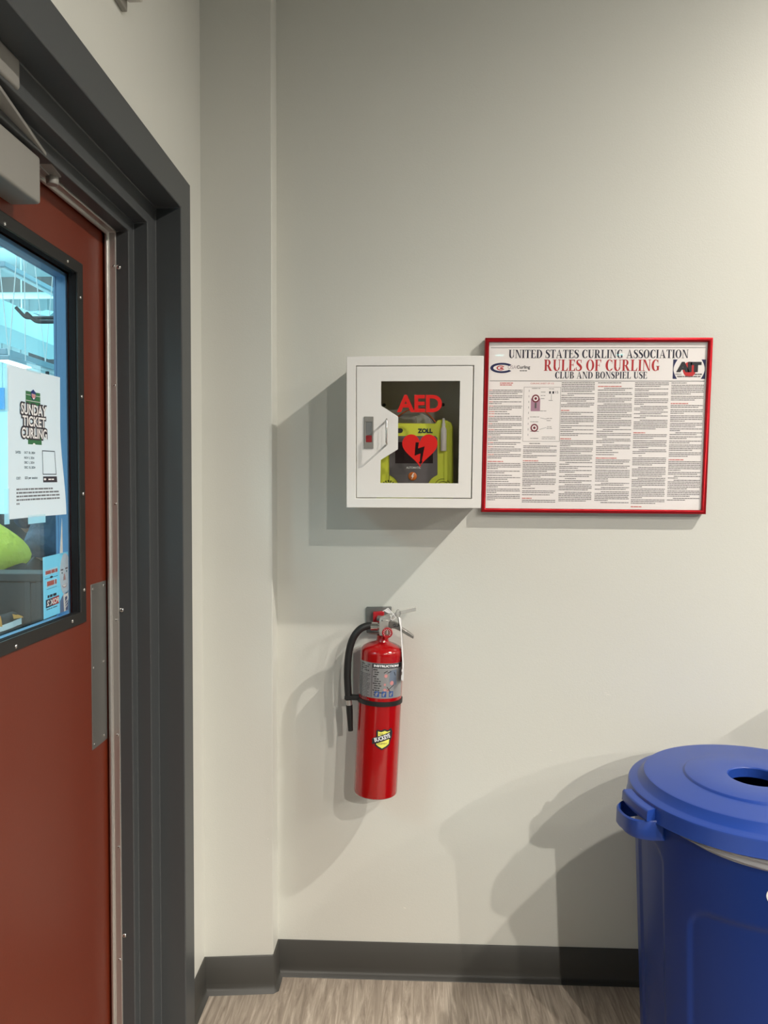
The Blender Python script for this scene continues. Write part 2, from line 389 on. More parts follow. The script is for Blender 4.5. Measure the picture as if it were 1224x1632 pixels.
mb.holed(pts, [[(XW, VW[0], VW[2]), (XW, VW[1], VW[2]), (XW, VW[1], VW[3]), (XW, VW[0], VW[3])]], (-0.17, 0, 0), WALL); struct(mb.build('wall_left'))
wn = tag(empty('fill_window', (XW-0.08, (VW[0]+VW[1])/2, VW[2])), kind='structure')
mb = MB()
for y0_, y1_, z0_, z1_ in ((VW[0], VW[1], VW[2], VW[2]+0.05), (VW[0], VW[1], VW[3]-0.05, VW[3]), (VW[0], VW[0]+0.05, VW[2], VW[3]), (VW[1]-0.05, VW[1], VW[2], VW[3]), (-3.33, -3.27, VW[2], VW[3])):
    mb.box((XW-0.14, y0_, z0_), (XW+0.01, y1_, z1_), DARK)
mb.build('window_frame', wn)
mb = MB(); mb.box((XW-0.083, VW[0]+0.05, VW[2]+0.05), (XW-0.077, VW[1]-0.05, VW[3]-0.05), glass('door_glass', (0.97, 0.985, 0.985), 0.05)); mb.build('window_pane', wn)
mb = MB(); mb.prism([(XW-0.01, JY0, 0), (JX, JY1, 0), (JX, D+0.01, 0), (XW-0.01, D+0.01, 0)], (0, 0, CEIL), WALL); struct(mb.build('wall_column', bevel=0.002))
# small paint nicks on the back wall
mb = MB()
for px, py, w, h, a in ((969, 1107, 9, 1.1, 0.1), (965, 1104, 7, 0.8, 0.05), (645, 1447, 6, 2.2, 0.5), (926, 1353, 6, 1.6, 0.2), (878, 1196, 5, 1.2, 0), (427, 1337, 2, 4, 0.2)):
    c = WY(px, py, D-0.0006 if px > 443 else JY1-0.004); k = 0.0018
    mb.add([c+Vector((k*(x*math.cos(a)-z*math.sin(a)), 0, -k*(x*math.sin(a)+z*math.cos(a)))) for x, z in ((-w/2, 0), (0, -h/2), (w/2, 0), (0, h/2))], [(0, 1, 2, 3)], mat('chipped_paint', (0.8, 0.79, 0.74), 0.7))
tag(mb.build('trim_1'), kind='structure')

# rubber cove base following the walls
def sweep2d(path, prof, material):                       # prof: (offset to the right of the path, height)
    n = len(path); loops = []
    P = [Vector((x, y, 0)) for x, y in path]
    for i in range(n):
        d0 = (P[i]-P[i-1]).normalized() if i else (P[1]-P[0]).normalized()
        d1 = (P[i+1]-P[i]).normalized() if i < n-1 else d0
        n0 = Vector((d0.y, -d0.x, 0)); n1 = Vector((d1.y, -d1.x, 0)); b = (n0+n1).normalized(); k = 1/max(0.3, b.dot(n0))
        loops.append([P[i]+b*o*k+Vector((0, 0, z)) for o, z in prof])
    m_ = MB(); m_.rings(loops, material, close=False); return m_
bprof = [(0, 0.104), (0.003, 0.1045), (0.005, 0.102), (0.0055, 0.03), (0.0065, 0.018), (0.010, 0.008), (0.016, 0.002), (0.017, 0)]
base = sweep2d([(XW, YO+0.001), (XW, JY0), (JX-0.004, JY1-0.001), (JX, JY1+0.003), (JX, D), (8.2, D)], bprof, BASEB)
struct(base.build('baseboard_back', smooth=60))
base = sweep2d([(XW, -11.5), (XW, YL-0.001)], bprof, BASEB); struct(base.build('baseboard_left', smooth=60))

# hollow metal door frame
prof = [(XW, 0), (-0.585, 0), (-0.585, 0.0786), (-0.6504, 0.0786), (-0.6504, 0.1335), (-0.6862, 0.1335), (-0.6862, 0.1625), (-0.743, 0.1625), (-0.743, 0.11), (-0.80, 0.11), (-0.80, -0.02), (-0.78, -0.02)]
frame = tag(empty('trim_2', (XW, YO, 0)), kind='structure')
def hd(o): return o+0.0055 if o > 0 else o
loops = [[Vector((x, YO-o, 0)) for x, o in prof], [Vector((x, YO-o, ZO-hd(o))) for x, o in prof], [Vector((x, YL+o, ZO-hd(o))) for x, o in prof], [Vector((x, YL+o, 0)) for x, o in prof]]
mb = MB(); mb.rings(loops, DARK, close=False); mb.build('door_jamb', frame, bevel=0.0025, seg=3)
mb = MB()
o1 = 0.1625
gl = [(-0.7169, o1), (-0.7169, o1+0.004), (-0.733, o1+0.004), (-0.733, o1+0.008), (-0.736, o1+0.010), (-0.7405, o1+0.010), (-0.7435, o1+0.007), (-0.744, o1)]
loops = [[Vector((x, YO-o, 0)) for x, o in gl], [Vector((x, YO-o, ZO-hd(o))) for x, o in gl], [Vector((x, YL+o, ZO-hd(o))) for x, o in gl], [Vector((x, YL+o, 0)) for x, o in gl]]
mb.rings(loops, ALU, close=False); gasket = mb.build('weatherstrip', frame, bevel=0.0012)
def screw(c, n, r, material, parent, name='screw', dome=0.4, slot=True):
    n = Vector(n).normalized(); t = Vector((0, 0, 1)) if abs(n.z) < 0.9 else Vector((1, 0, 0)); u = t.cross(n).normalized(); w = n.cross(u); m_ = MB(); L = []
    for f, h in ((1, 0), (0.97, 0.35), (0.75, 0.75), (0.4, 0.95), (0.02, 1.0)):
        L.append([Vector(c)+n*(r*dome*h*1.6)+(u*math.cos(k*PI/8)+w*math.sin(k*PI/8))*r*f for k in range(16)])
    m_.rings(L, material)
    if slot:
        a = Vector(c)+n*(r*dome*1.62)
        for p, q in ((u, w), (w, u)): m_.add([a+p*r*0.45+q*r*0.09, a-p*r*0.45+q*r*0.09, a-p*r*0.45-q*r*0.09, a+p*r*0.45-q*r*0.09], [(0, 1, 2, 3)], INK)
    return m_.build(name, parent, smooth=60)
yg = YO-o1-0.0042
for px, py in ((181.5, 424), (183, 614), (185, 803), (187, 988), (188.5, 1171), (189.5, 1350), (190, 1529)):
    c = WY(px, py, yg); screw((-0.7225, yg, c.z), (0, -1, 0), 0.0035, CHROME, gasket)
for px, py, r in ((186, 426, 0.006), (196, 972, 0.0055), (199, 1491, 0.005)):
    c = WY(px, py, YO-o1); screw((-0.7115, YO-o1, c.z), (0, -1, 0), r, CHROME, frame, name='strike_bolt')

# the door leaf
door = tag(empty('door_1', (XD, 1.42, 0)), kind='structure')
GY0, GY1, GZ0, GZ1 = 1.02, 1.6746, 1.167, 1.915
mb = MB()
mb.holed([(XD, 0.965, 0.012), (XD, 1.879, 0.012), (XD, 1.879, 2.104), (XD, 0.965, 2.104)], [[(XD, GY0-0.01, GZ0-0.017), (XD, GY0-0.01, GZ1+0.01), (XD, GY1+0.01, GZ1+0.01), (XD, GY1+0.01, GZ0-0.017)]], (-0.044, 0, 0), DOORP)
mb.build('door_panel', door, bevel=0.0015)
lite = MB()
def rect(x, a, b): return [(x, GY0-a, GZ0-b), (x, GY1+a, GZ0-b), (x, GY1+a, GZ1+b), (x, GY0-a, GZ1+b)]
lite.holed(rect(-0.742, 0.027, 0.026), [rect(-0.742, 0, 0)], (-0.0058, 0, 0), BLACK)
lite.holed(rect(-0.7482, 0.0095, 0.0095), [rect(-0.7482, 0, 0)], (-0.0155, 0, 0), STOPB)
lo = lite.build('window_frame', door, bevel=0.0015)
lite = MB()
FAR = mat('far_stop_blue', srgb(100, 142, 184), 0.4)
def rectf(x, a, b):
    r = rect(x, a, b); r[0] = (r[0][0], r[0][1], r[0][2]-0.016); r[1] = (r[1][0], r[1][1], r[1][2]-0.016); return r
lite.holed(rectf(-0.770, 0.0095, 0.0), [rectf(-0.770, 0, -0.008)], (-0.022, 0, 0), FAR)
lite.holed(rectf(-0.7921, 0.027, 0.026), [rectf(-0.7921, 0, -0.008)], (-0.006, 0, 0), FAR)
lite.build('window_stop', door, bevel=0.001)
mb = MB(); mb.box((-0.7645, GY0-0.009, GZ0-0.009), (-0.7695, GY1+0.009, GZ1+0.009), glass('door_glass', (0.97, 0.985, 0.985), 0.05)); mb.build('window_pane', door)
for px, py in ((7.4, 356.5), (107.5, 416), (128, 474), (130, 632), (132.4, 787), (134, 940), (115.3, 990), (25.5, 1030)):
    c = WX(px, py, -0.742); screw((-0.742, c.y, c.z), (1, 0, 0), 0.0042, CHROME, lo)
# steel latch guard plate on the door edge
plate = [WX(142.5, 934, -0.7465), WX(168, 924, -0.7465), WX(172, 1178, -0.7465), WX(150, 1192, -0.7465)]
y0 = (plate[0].y+plate[3].y)/2; y1 = min((plate[1].y+plate[2].y)/2, 1.826); z0 = (plate[2].z+plate[3].z)/2; z1 = (plate[0].z+plate[1].z)/2
mb = MB(); mb.box((XD+0.0018, y0, z0), (XD-0.001, y1, z1), STEEL); po = mb.build('edge_plate', door, bevel=0.0006)
for px, py in ((146.5, 939), (164.8, 932.5), (148, 1065), (165, 1054), (150, 1186), (166, 1171.6)):
    c = WX(px, py, XD+0.002); screw((XD+0.0018, max(y0+0.008, min(y1-0.008, c.y)), max(z0+0.01, min(z1-0.01, c.z))), (1, 0, 0), 0.003, CHROME, po)
# overhead closer
CLO = mat('closer_grey', srgb(150, 148, 143), 0.4, metal=0.2)
XC = -0.69
a = WX(65, 251, XC); b = WX(66, 327, XC); z1 = a.z; z0 = b.z; y1 = a.y
mb = MB(); mb.box((XD, y1-0.26, z0), (XC, y1, z1), CLO); mb.build('closer_body', door, bevel=0.006, seg=4)
mb = MB()
kn = WX(83, 264, -0.715); kn.z = z1+0.006
mb.lathe([(0.001, z1-0.012), (0.011, z1-0.012), (0.012, z1-0.004), (0.012, z1+0.008), (0.009, z1+0.012), (0.001, z1+0.012)], CLO, c=(kn.x, kn.y, 0), seg=24)
def bar(m_, p, q, w, t, material):
    p, q = Vector(p), Vector(q); d = (q-p).normalized(); sd = d.cross(Vector((0, 0, 1))).normalized()*w/2; up = sd.cross(d).normalized()*t/2
    vs = [p+sd+up, p-sd+up, p-sd-up, p+sd-up, q+sd+up, q-sd+up, q-sd-up, q+sd-up]
    m_.add(vs, [(0, 1, 2, 3), (7, 6, 5, 4), (0, 4, 5, 1), (1, 5, 6, 2), (2, 6, 7, 3), (3, 7, 4, 0)], material)
top = WX(-60, 78, -0.66)
bar(mb, kn, top, 0.034, 0.007, CLO)
bar(mb, kn+Vector((-0.006, 0, -0.002)), (-0.715, kn.y-0.22, kn.z+0.004), 0.012, 0.006, CLO)
mb.build('closer_arm', door, bevel=0.001)
sh = WX(8, 128, -0.665)
mb = MB(); mb.box((-0.69, sh.y-0.09, sh.z-0.012), (-0.645, sh.y+0.012, ZO-0.0786-0.0055), CLO); mb.build('closer_shoe', frame, bevel=0.006, seg=3)

# corner of a white fixture high on the door wall
r0 = WX(195, 6, XW); xr = WY(229, 3, r0.y).x
fx = empty('wall_light', (XW, r0.y-0.15, r0.z), 'white box fixture high on the wall above the door frame', 'wall fixture')
mb = MB(); mb.box((XW+0.012, r0.y-0.3, r0.z), (xr, r0.y, r0.z+0.14), mat('fixture_white', srgb(200, 196, 190), 0.4)); mb.build('housing', fx, bevel=0.004)
mb = MB(); mb.box((XW, r0.y-0.33, WX(194, 20, XW).z), (XW+0.012, WX(194, 20, XW).y, r0.z+0.16), mat('fixture_grey', srgb(140, 137, 130), 0.5)); mb.build('back_plate', fx, bevel=0.002)

# recessed lights of the room
LENS = mat('lens_warm', (0.9, 0.9, 0.9), 0.5, emit=(1.0, 0.93, 0.8), estr=30.0); LENSC = mat('lens_cool', (0.9, 0.9, 0.9), 0.5, emit=(0.30, 1.0, 0.98), estr=16.0)
TRIM = mat('downlight_trim', (0.8, 0.8, 0.78), 0.4)
for lx, ly in [(a_, b_) for a_ in DOWN_ROWS for b_ in DOWN_Y]+list(COOL_SPOTS):
    if True:
        t = empty('recessed_light', (lx, ly, CEIL), 'white round recessed light in the room ceiling above and behind the viewer', 'ceiling light', 'recessed ceiling lights of the room')
        mb = MB(); mb.lathe([(0.070, CEIL-0.001), (0.070, CEIL-0.007), (0.085, CEIL-0.006), (0.095, CEIL-0.001)], TRIM, c=(lx, ly, 0), seg=32); mb.build('light_trim', t, smooth=40)
        mb = MB(); mb.disc((lx, ly, CEIL-0.004), 0.07, LENS if ly > -8 else LENSC, ax='z'); mb.build('lens', t)

# ------------------------------------------------------------------ the ice rink hall behind the door
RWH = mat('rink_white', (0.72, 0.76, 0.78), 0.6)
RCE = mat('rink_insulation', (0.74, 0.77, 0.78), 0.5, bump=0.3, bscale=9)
RBR = mat('rink_brown', srgb(118, 100, 98), 0.6)
RDK = mat('rink_dark', srgb(58, 62, 70), 0.5)
RX0, RX1, RY0, RY1, RZ = -13.0, XW-0.17, -6.0, 16.0, 5.6
mb = MB(); mb.box((RX0, RY0, -0.12), (-0.80, RY1, 0), mat('rink_floor', (0.55, 0.57, 0.58), 0.4)); struct(mb.build('floor'))
mb = MB(); mb.box((RX0, RY1, 0), (RX1+0.0, RY1+0.15, RZ), RWH)
for k in range(60):                                     # corrugated sheeting of the end wall
    x = -13+0.2*k; mb.box((x, RY1-0.035, 3.1), (x+0.07, RY1, RZ), RWH)
struct(mb.build('wall_end'))
mb = MB(); mb.box((RX0-0.15, RY0, 0), (RX0, RY1, RZ), RWH); struct(mb.build('wall_side'))
mb = MB(); mb.box((RX0, RY0-0.15, 0), (RX1, RY0, RZ), RWH); struct(mb.build('wall_near'))
mb = MB(); mb.box((RX0, RY0, RZ), (RX1+0.17, RY1, RZ+0.15), RCE); struct(mb.build('ceiling'))
mb = MB(); mb.box((RX1-0.01, D+0.15, 0), (RX1+0.16, RY1, RZ), RWH); mb.box((RX1-0.01, RY0, CEIL), (RX1+0.16, D+0.2, RZ), RWH); struct(mb.build('wall_partition'))
PUR = mat('purlin_steel', srgb(96, 122, 130), 0.5)
GRP = 'purlins under the rink ceiling'
for y in (10.4, 11.3, 12.2, 13.1):
    mb = MB(); mb.box((RX0+0.02, y-0.02, RZ-0.07), (RX1-0.02, y+0.02, RZ-0.001), PUR)
    tag(mb.build('purlin'), 'slim blue-grey steel purlin running across under the white rink ceiling', 'beam', GRP)
def spanx(name, y, z0, z1, material, label, cat, dy=0.25):
    m_ = MB(); m_.box((RX0+0.02, y, z0), (RX1-0.02, y+dy, z1), material); o = m_.build(name, bevel=0.01); tag(o, label, cat); return o
yb = 14.0; zz = lambda py, y: WY(50, py, y).z
spanx('girder', yb, zz(466, yb), zz(441, yb), RBR, 'wide brown girder under the rink ceiling, seen at the top of the door window', 'beam')
mb = MB(); y = 13.2; z = zz(471, y)
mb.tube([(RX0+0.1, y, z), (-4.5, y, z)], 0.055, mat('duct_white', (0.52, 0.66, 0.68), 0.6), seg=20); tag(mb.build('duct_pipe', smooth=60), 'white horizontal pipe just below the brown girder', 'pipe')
# crumpled foil insulation under the roof
SIL = mat('foil', (0.62, 0.72, 0.74), 0.25, metal=0.6)
rnd = random.Random(3)
mb = MB(); mb.grid(40, 14, lambda i, j: Vector((-8.6+i*0.11, 12.1+j*0.08, zz(500, 12.1)+0.02*j+rnd.uniform(-0.05, 0.05))), SIL)
tag(mb.build('insulation_sheet'), 'crumpled silver insulation sheet hanging beyond the white duct', 'insulation')
# long white duct running away along the hall
xa = WY(0, 497, 10.2).x; za = WY(0, 475, 10.2).z; zb = WY(0, 518, 10.2).z
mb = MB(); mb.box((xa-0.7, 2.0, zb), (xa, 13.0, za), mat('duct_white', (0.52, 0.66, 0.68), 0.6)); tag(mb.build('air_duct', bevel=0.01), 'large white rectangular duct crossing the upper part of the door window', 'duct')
WIRE = mat('wire_white', (0.8, 0.82, 0.82), 0.5)
TUBEL = mat('tube_glow', (0.9, 0.95, 1.0), 0.5, emit=(0.75, 0.95, 1.0), estr=7.0)
def strip_light(p, q, w, h, label, glow):
    t = empty('strip_light', p, label, 'light')
    d = (q-p); m_ = MB(); m_.box((p.x-w/2, p.y, p.z), (p.x+w/2, q.y, p.z+h), mat('strip_housing', srgb(150, 176, 190), 0.4, metal=0.3)); m_.build('housing', t, bevel=0.004)
    m_ = MB(); m_.box((p.x-w*0.3, p.y+0.03, p.z-h*0.25), (p.x+w*0.3, q.y-0.03, p.z), TUBEL if glow else RWH); m_.build('lamp_tube', t)
    for f in (0.25, 0.85):
        y = p.y+f*(q.y-p.y)
        for sgn in ((-1, 1) if f < 0.5 else (0,)):
            m_ = MB(); m_.tube([(p.x, y, p.z+h), (p.x+sgn*0.30, y, RZ)], 0.0035, WIRE, seg=6); m_.build('hanger_wire', t)
    return t
p = WY(0, 424, 7.6); strip_light(p, Vector((p.x, 9.6, p.z)), 0.10, 0.05, 'narrow blue-grey strip light slanting across the top of the door window', False)
p = WY(0, 565, 6.0); sl_ = strip_light(p, Vector((p.x, 9.0, p.z)), 0.10, 0.05, 'long pale strip light just above the notice taped to the door glass', False)
yk = p.x*-1226/(655-64); 
mb = MB(); k0 = Vector((p.x, yk, p.z)); mb.tube(catmull([k0+Vector((-0.02, 0, 0.02)), k0+Vector((-0.02, 0, -0.06)), k0+Vector((0.03, 0, -0.10)), k0+Vector((0.16, 0, -0.13))], 5), 0.016, RDK, seg=10); mb.build('clamp', sl_, smooth=60)
xs_ = -(655+15)/1226*5.2; zs_ = WY(0, 573, 5.2).z
strip_light(Vector((xs_, 5.2, zs_)), Vector((xs_, 5.58, zs_)), 0.10, 0.03, 'short glowing strip light at the upper left of the notice on the door glass', True)
# things under the duct at the far end
y = 15.62
o = MB(); o.box((WY(-60, 527, y).x, y, zz(536, y)), (WY(20, 527, y).x, y+0.3, zz(519, y)), RBR); tag(o.build('roof_beam'), 'brown beam end at the left below the white duct', 'beam')
a = WY(49, 548, y); b = WY(140, 586, y)
o = MB(); o.box((a.x, y-0.1, b.z), (b.x, RY1-0.036, a.z), mat('panel_brown', srgb(92, 74, 78), 0.6)); tag(o.build('scoreboard'), 'dark brown box panel hanging below the white duct beside corrugated sheeting', 'panel')
a = WY(35, 539, 13.4)
bl = empty('bay_lamp', a, 'round cream bay lamp tucked under the white duct', 'lamp')
o = MB(); o.lathe([(0.001, 0.05), (0.08, 0.045), (0.17, 0.0), (0.18, -0.05), (0.001, -0.06)], mat('lamp_cream', srgb(214, 214, 170), 0.4), c=a, seg=32); o.build('lamp_shade', bl, smooth=50)
o = MB(); o.tube([a+Vector((0, 0, 0.05)), Vector((a.x, a.y, RZ))], 0.012, WIRE, seg=8); o.build('hanging_rod', bl)
# broom hooks on the hall side of the wall
hk = empty('wall_hook', (RX1, 2.65, WY(93, 513, 2.6).z), 'pair of dark bent hanging hooks reaching out in front of the white duct', 'hook')
HK = mat('hook_grey', srgb(64, 68, 74), 0.45, metal=0.3)
for n_, pp, yy in ((0, ((25.5, 490), (33, 498), (40, 504.5), (48, 506.5), (70, 506.8), (94, 506.5)), 2.75), (1, ((42, 499), (47, 503), (53, 509), (60, 512.5), (75, 513), (94, 512.8)), 2.60)):
    P = [WY(x, y_, yy) for x, y_ in pp]; P.append(Vector((RX1-0.005, yy, P[-1].z)))
    mb = MB(); mb.tube(catmull(P, 8), 0.0066, HK, seg=14); mb.build('hook_arm', hk, smooth=60)
mb = MB(); mb.box((RX1-0.012, 2.55, WY(93, 513, 2.6).z-0.04), (RX1, 2.80, WY(93, 513, 2.6).z+0.07), HK); mb.build('mounting_plate', hk, bevel=0.003)

# ================================================================== paper on the door window
def thin_paper(name, col, fac):
    m = bpy.data.materials.new(name); m.use_nodes = True; t = m.node_tree; t.nodes.clear()
    out = t.nodes.new('ShaderNodeOutputMaterial'); df = t.nodes.new('ShaderNodeBsdfDiffuse'); tl = t.nodes.new('ShaderNodeBsdfTranslucent'); mx = t.nodes.new('ShaderNodeMixShader')
    df.inputs[0].default_value = (*col, 1); tl.inputs[0].default_value = (*col, 1); mx.inputs[0].default_value = fac
    t.links.new(df.outputs[0], mx.inputs[1]); t.links.new(tl.outputs[0], mx.inputs[2]); t.links.new(mx.outputs[0], out.inputs[0]); return m
def quad(c):                                            # corners TL, TR, BR, BL -> (u, v) map with v running down
    TL, TR, BR, BL = [Vector(p) for p in c]
    return lambda u, v: (TL*(1-u)+TR*u)*(1-v)+(BL*(1-u)+BR*u)*v
XN = -0.7632
q0 = quad([WX(10, 580.5, XN), WX(95, 601.5, XN), WX(97.5, 819.5, XN), WX(13, 828, XN)])
def note(u, v, d=0.0):
    p = q0(u, v); c = 0.0105*smoothstep(0.35, 1.0, v)*smoothstep(0.45, 1.0, u)
    return p+Vector((c+0.0006*math.sin(u*9+v*4)+0.0006+d, 0, 0))
nt_ = empty('paper_notice', note(0.5, 1.0), 'white printed notice with green and black lettering taped inside the door window', 'notice')
mb = MB(); mb.grid(17, 25, lambda i, j: note(i/16, j/24), thin_paper('notice_paper', (0.86, 0.86, 0.89), 0.35)); mb.build('sheet', nt_, smooth=60)
GRN = mat('ink_green', srgb(58, 118, 78), 0.6); WINK = mat('ink_white', (0.88, 0.88, 0.9), 0.6); OUTL = mat('ink_charcoal', srgb(56, 52, 62), 0.6); BLUEINK = mat('ink_blue', srgb(40, 56, 120), 0.6)
L1 = lambda u, v: note(u, v, 0.0004)
L2 = lambda u, v: note(u, v, 0.0007)
L3 = lambda u, v: note(u, v, 0.0010)
L4 = lambda u, v: note(u, v, 0.0013)
def flat(mb, fn, pts, material): mb.poly([fn(u, v) for u, v in pts], material)
def fr(mb, fn, u0, v0, u1, v1, material, n=6):           # rectangle cut finely so that it follows the sheet
    mb.grid(n+1, n+1, lambda i, j: fn(u0+(u1-u0)*i/n, v0+(v1-v0)*j/n), material)
lg = MB()
fr(lg, L1, 0.32, 0.145, 0.59, 0.235, GRN); fr(lg, L1, 0.355, 0.45, 0.60, 0.503, GRN)
for v in (0.168, 0.207): fr(lg, L2, 0.325, v, 0.585, v+0.003, WINK, 3)
flat(lg, L2, [(0.46+0.025*math.cos(a*PI/8), 0.507-0.013*math.sin(a*PI/8)) for a in range(9)], WINK)
flat(lg, L3, [(0.415, 0.143), (0.435, 0.137), (0.46, 0.127), (0.485, 0.139), (0.505, 0.145), (0.503, 0.185), (0.46, 0.203), (0.417, 0.183)], BLUEINK)
flat(lg, L4, [(0.425, 0.158), (0.495, 0.160), (0.493, 0.183), (0.46, 0.197), (0.427, 0.181)], WINK)
for k in range(3): flat(lg, lambda u, v: note(u, v, 0.0016), [(0.43+0.022*k, 0.160), (0.442+0.022*k, 0.160), (0.442+0.022*k, 0.186), (0.43+0.022*k, 0.186)], REDINK)
for tx, u0, u1, v0, v1 in (('SUNDAY', 0.225, 0.695, 0.232, 0.305), ('TICKET', 0.25, 0.675, 0.312, 0.382), ('CURLING', 0.235, 0.695, 0.392, 0.463)):
    put_sans(lg, tx, lambda u, v: L2(u, v), u0-0.018, u1+0.018, v1+0.011, v0-0.011, OUTL, bold=0.13)
for tx, u0, u1, v0, v1 in (('SUNDAY', 0.225, 0.695, 0.232, 0.305), ('TICKET', 0.25, 0.675, 0.312, 0.382), ('CURLING', 0.235, 0.695, 0.392, 0.463)):
    put_sans(lg, tx, lambda u, v: L4(u, v), u0, u1, v1, v0, WINK, bold=0.025)
lg.build('logo', nt_)
tx = MB()
put_sans(tx, 'DATES:', L1, 0.13, 0.225, 0.570, 0.553, OUTL, 0.02)
for t_, v in (('OCT 20, 2024', 0.553), ('NOV 3, 2024', 0.588), ('DEC 1, 2024', 0.620), ('DEC 15, 2024', 0.653)):
    put_sans(tx, t_, L1, 0.285, 0.285+0.0158*len(t_), v+0.018, v, OUTL, 0.02)
put_sans(tx, 'COST:', L1, 0.14, 0.22, 0.742, 0.725, OUTL, 0.02); put_sans(tx, '$25 per session', L1, 0.29, 0.51, 0.744, 0.722, OUTL, 0.02)
for a in ((0.605, 0.54, 0.855, 0.546), (0.605, 0.704, 0.855, 0.71), (0.605, 0.54, 0.614, 0.71), (0.846, 0.54, 0.855, 0.71)): fr(tx, L1, *a, OUTL, 3)
fr(tx, L1, 0.61, 0.722, 0.86, 0.764, OUTL, 4); flat(tx, L2, [(0.63+0.022*math.cos(a*PI/6)+0.01, 0.742+0.008*math.sin(a*PI/6)) for a in range(12)], WINK)
words(tx, L2, 0.70, 0.80, 0.738, 0.010, WINK, unit=0.02)
for k in range(4): words(tx, L1, 0.14, 0.885, 0.802+0.0235*k, 0.011, mat('ink_soft', srgb(120, 118, 124), 0.6), fill=(0.85, 1, 1, 1)[k], unit=0.016)
words(tx, L1, 0.14, 0.19, 0.898, 0.011, mat('ink_soft', srgb(120, 118, 124), 0.6), unit=0.016)
tx.build('lettering', nt_)
def tape_mat():
    m = bpy.data.materials.new('clear_tape'); m.use_nodes = True; t = m.node_tree; t.nodes.clear()
    out = t.nodes.new('ShaderNodeOutputMaterial'); tr = t.nodes.new('ShaderNodeBsdfTransparent'); tl = t.nodes.new('ShaderNodeBsdfTranslucent'); tl.inputs[0].default_value = (0.85, 0.95, 0.97, 1)
    mx = t.nodes.new('ShaderNodeMixShader'); mx.inputs[0].default_value = 0.7
    t.links.new(tr.outputs[0], mx.inputs[1]); t.links.new(tl.outputs[0], mx.inputs[2]); t.links.new(mx.outputs[0], out.inputs[0]); return m
TAPE = tape_mat()
for a in ((0.34, -0.045, 0.61, 0.012), (0.33, 0.985, 0.64, 1.045), (-0.07, 0.80, 0.02, 1.03), (-0.04, 0.02, 0.02, 0.30)):
    mb = MB(); fr(mb, lambda u, v: note(u, v, 0.0004), *a, TAPE, 3); mb.build('tape', nt_)

XF = -0.7712
q1 = quad([WX(68, 888.5, XF), WX(111.8, 878, XF), WX(113.3, 970, XF), WX(69.6, 987.5, XF)])
P1 = lambda d: (lambda u, v: q1(u, v)+Vector((d, 0, 0)))
fl = empty('paper_flyer', q1(0.5, 1), 'light blue flyer with a smiling bald man at the door window corner', 'flyer')
mb = MB(); fr(mb, P1(0), 0, 0, 1, 1, thin_paper('flyer_blue', srgb(150, 222, 246)[:3], 0.5), 4); mb.build('sheet', fl)
SK = thin_paper('ink_skin', srgb(250, 232, 228)[:3], 0.5); SK2 = thin_paper('ink_blush', srgb(226, 176, 170)[:3], 0.4); SUIT = thin_paper('ink_suit', srgb(140, 146, 172)[:3], 0.4)
def ell(mb, fn, u, v, ru, rv, material, a0=0, a1=2*PI, n=28): flat(mb, fn, [(min(1, u+ru*math.cos(a0+(a1-a0)*k/n)), v+rv*math.sin(a0+(a1-a0)*k/n)) for k in range(n)], material)
ph = MB(); A, B, C_ = P1(0.0003), P1(0.0006), P1(0.0009)
flat(ph, A, [(0.575, 1.0), (0.575, 0.80), (0.68, 0.72), (0.8, 0.70), (0.93, 0.66), (1.0, 0.69), (1.0, 1.0)], SUIT)
ell(ph, B, 0.785, 0.37, 0.205, 0.355, SK); ell(ph, B, 0.985, 0.42, 0.015, 0.07, SK2)
flat(ph, B, [(0.70, 0.72), (0.88, 0.66), (0.90, 0.80), (0.80, 0.92), (0.84, 1.0), (0.72, 1.0)], WINK)
flat(ph, C_, [(0.76, 0.76), (0.84, 0.75), (0.85, 0.98), (0.78, 1.0)], mat('ink_tie', srgb(96, 104, 140), 0.6))
for k in range(3): flat(ph, P1(0.0012), [(0.77, 0.83+0.05*k), (0.845, 0.79+0.05*k), (0.845, 0.81+0.05*k), (0.77, 0.85+0.05*k)], WINK)
for u, v in ((0.66, 0.335), (0.83, 0.325)):
    ell(ph, C_, u, v-0.05, 0.055, 0.012, mat('ink_brow', srgb(120, 96, 96), 0.6)); ell(ph, C_, u, v, 0.045, 0.017, WINK); ell(ph, P1(0.0012), u, v, 0.018, 0.016, INK)
flat(ph, C_, [(0.735, 0.36), (0.765, 0.36), (0.80, 0.465), (0.70, 0.47)], SK2)
ell(ph, C_, 0.75, 0.535, 0.10, 0.062, SK2, 0, PI, 14); ell(ph, P1(0.0012), 0.75, 0.54, 0.085, 0.04, WINK, 0, PI, 14)
ph.build('portrait', fl)
tx = MB()
PALE = thin_paper('ink_pale', srgb(224, 240, 244)[:3], 0.5); PINK = thin_paper('ink_coral', srgb(232, 128, 116)[:3], 0.45)
flat(tx, A, [(0.06, 0.215), (0.51, 0.205), (0.51, 0.30), (0.06, 0.312)], PALE); words(tx, B, 0.08, 0.50, 0.235, 0.055, PINK, unit=0.035)
words(tx, A, 0.06, 0.51, 0.355, 0.008, OUTL, unit=0.2); ell(tx, B, 0.28, 0.352, 0.05, 0.02, OUTL)
flat(tx, A, [(0.10, 0.40), (0.48, 0.39), (0.48, 0.50), (0.10, 0.51)], PALE); words(tx, B, 0.13, 0.46, 0.41, 0.075, PINK, unit=0.05)
words(tx, A, 0.12, 0.48, 0.53, 0.007, OUTL, unit=0.3)
words(tx, A, 0.14, 0.49, 0.635, 0.045, OUTL, unit=0.045)
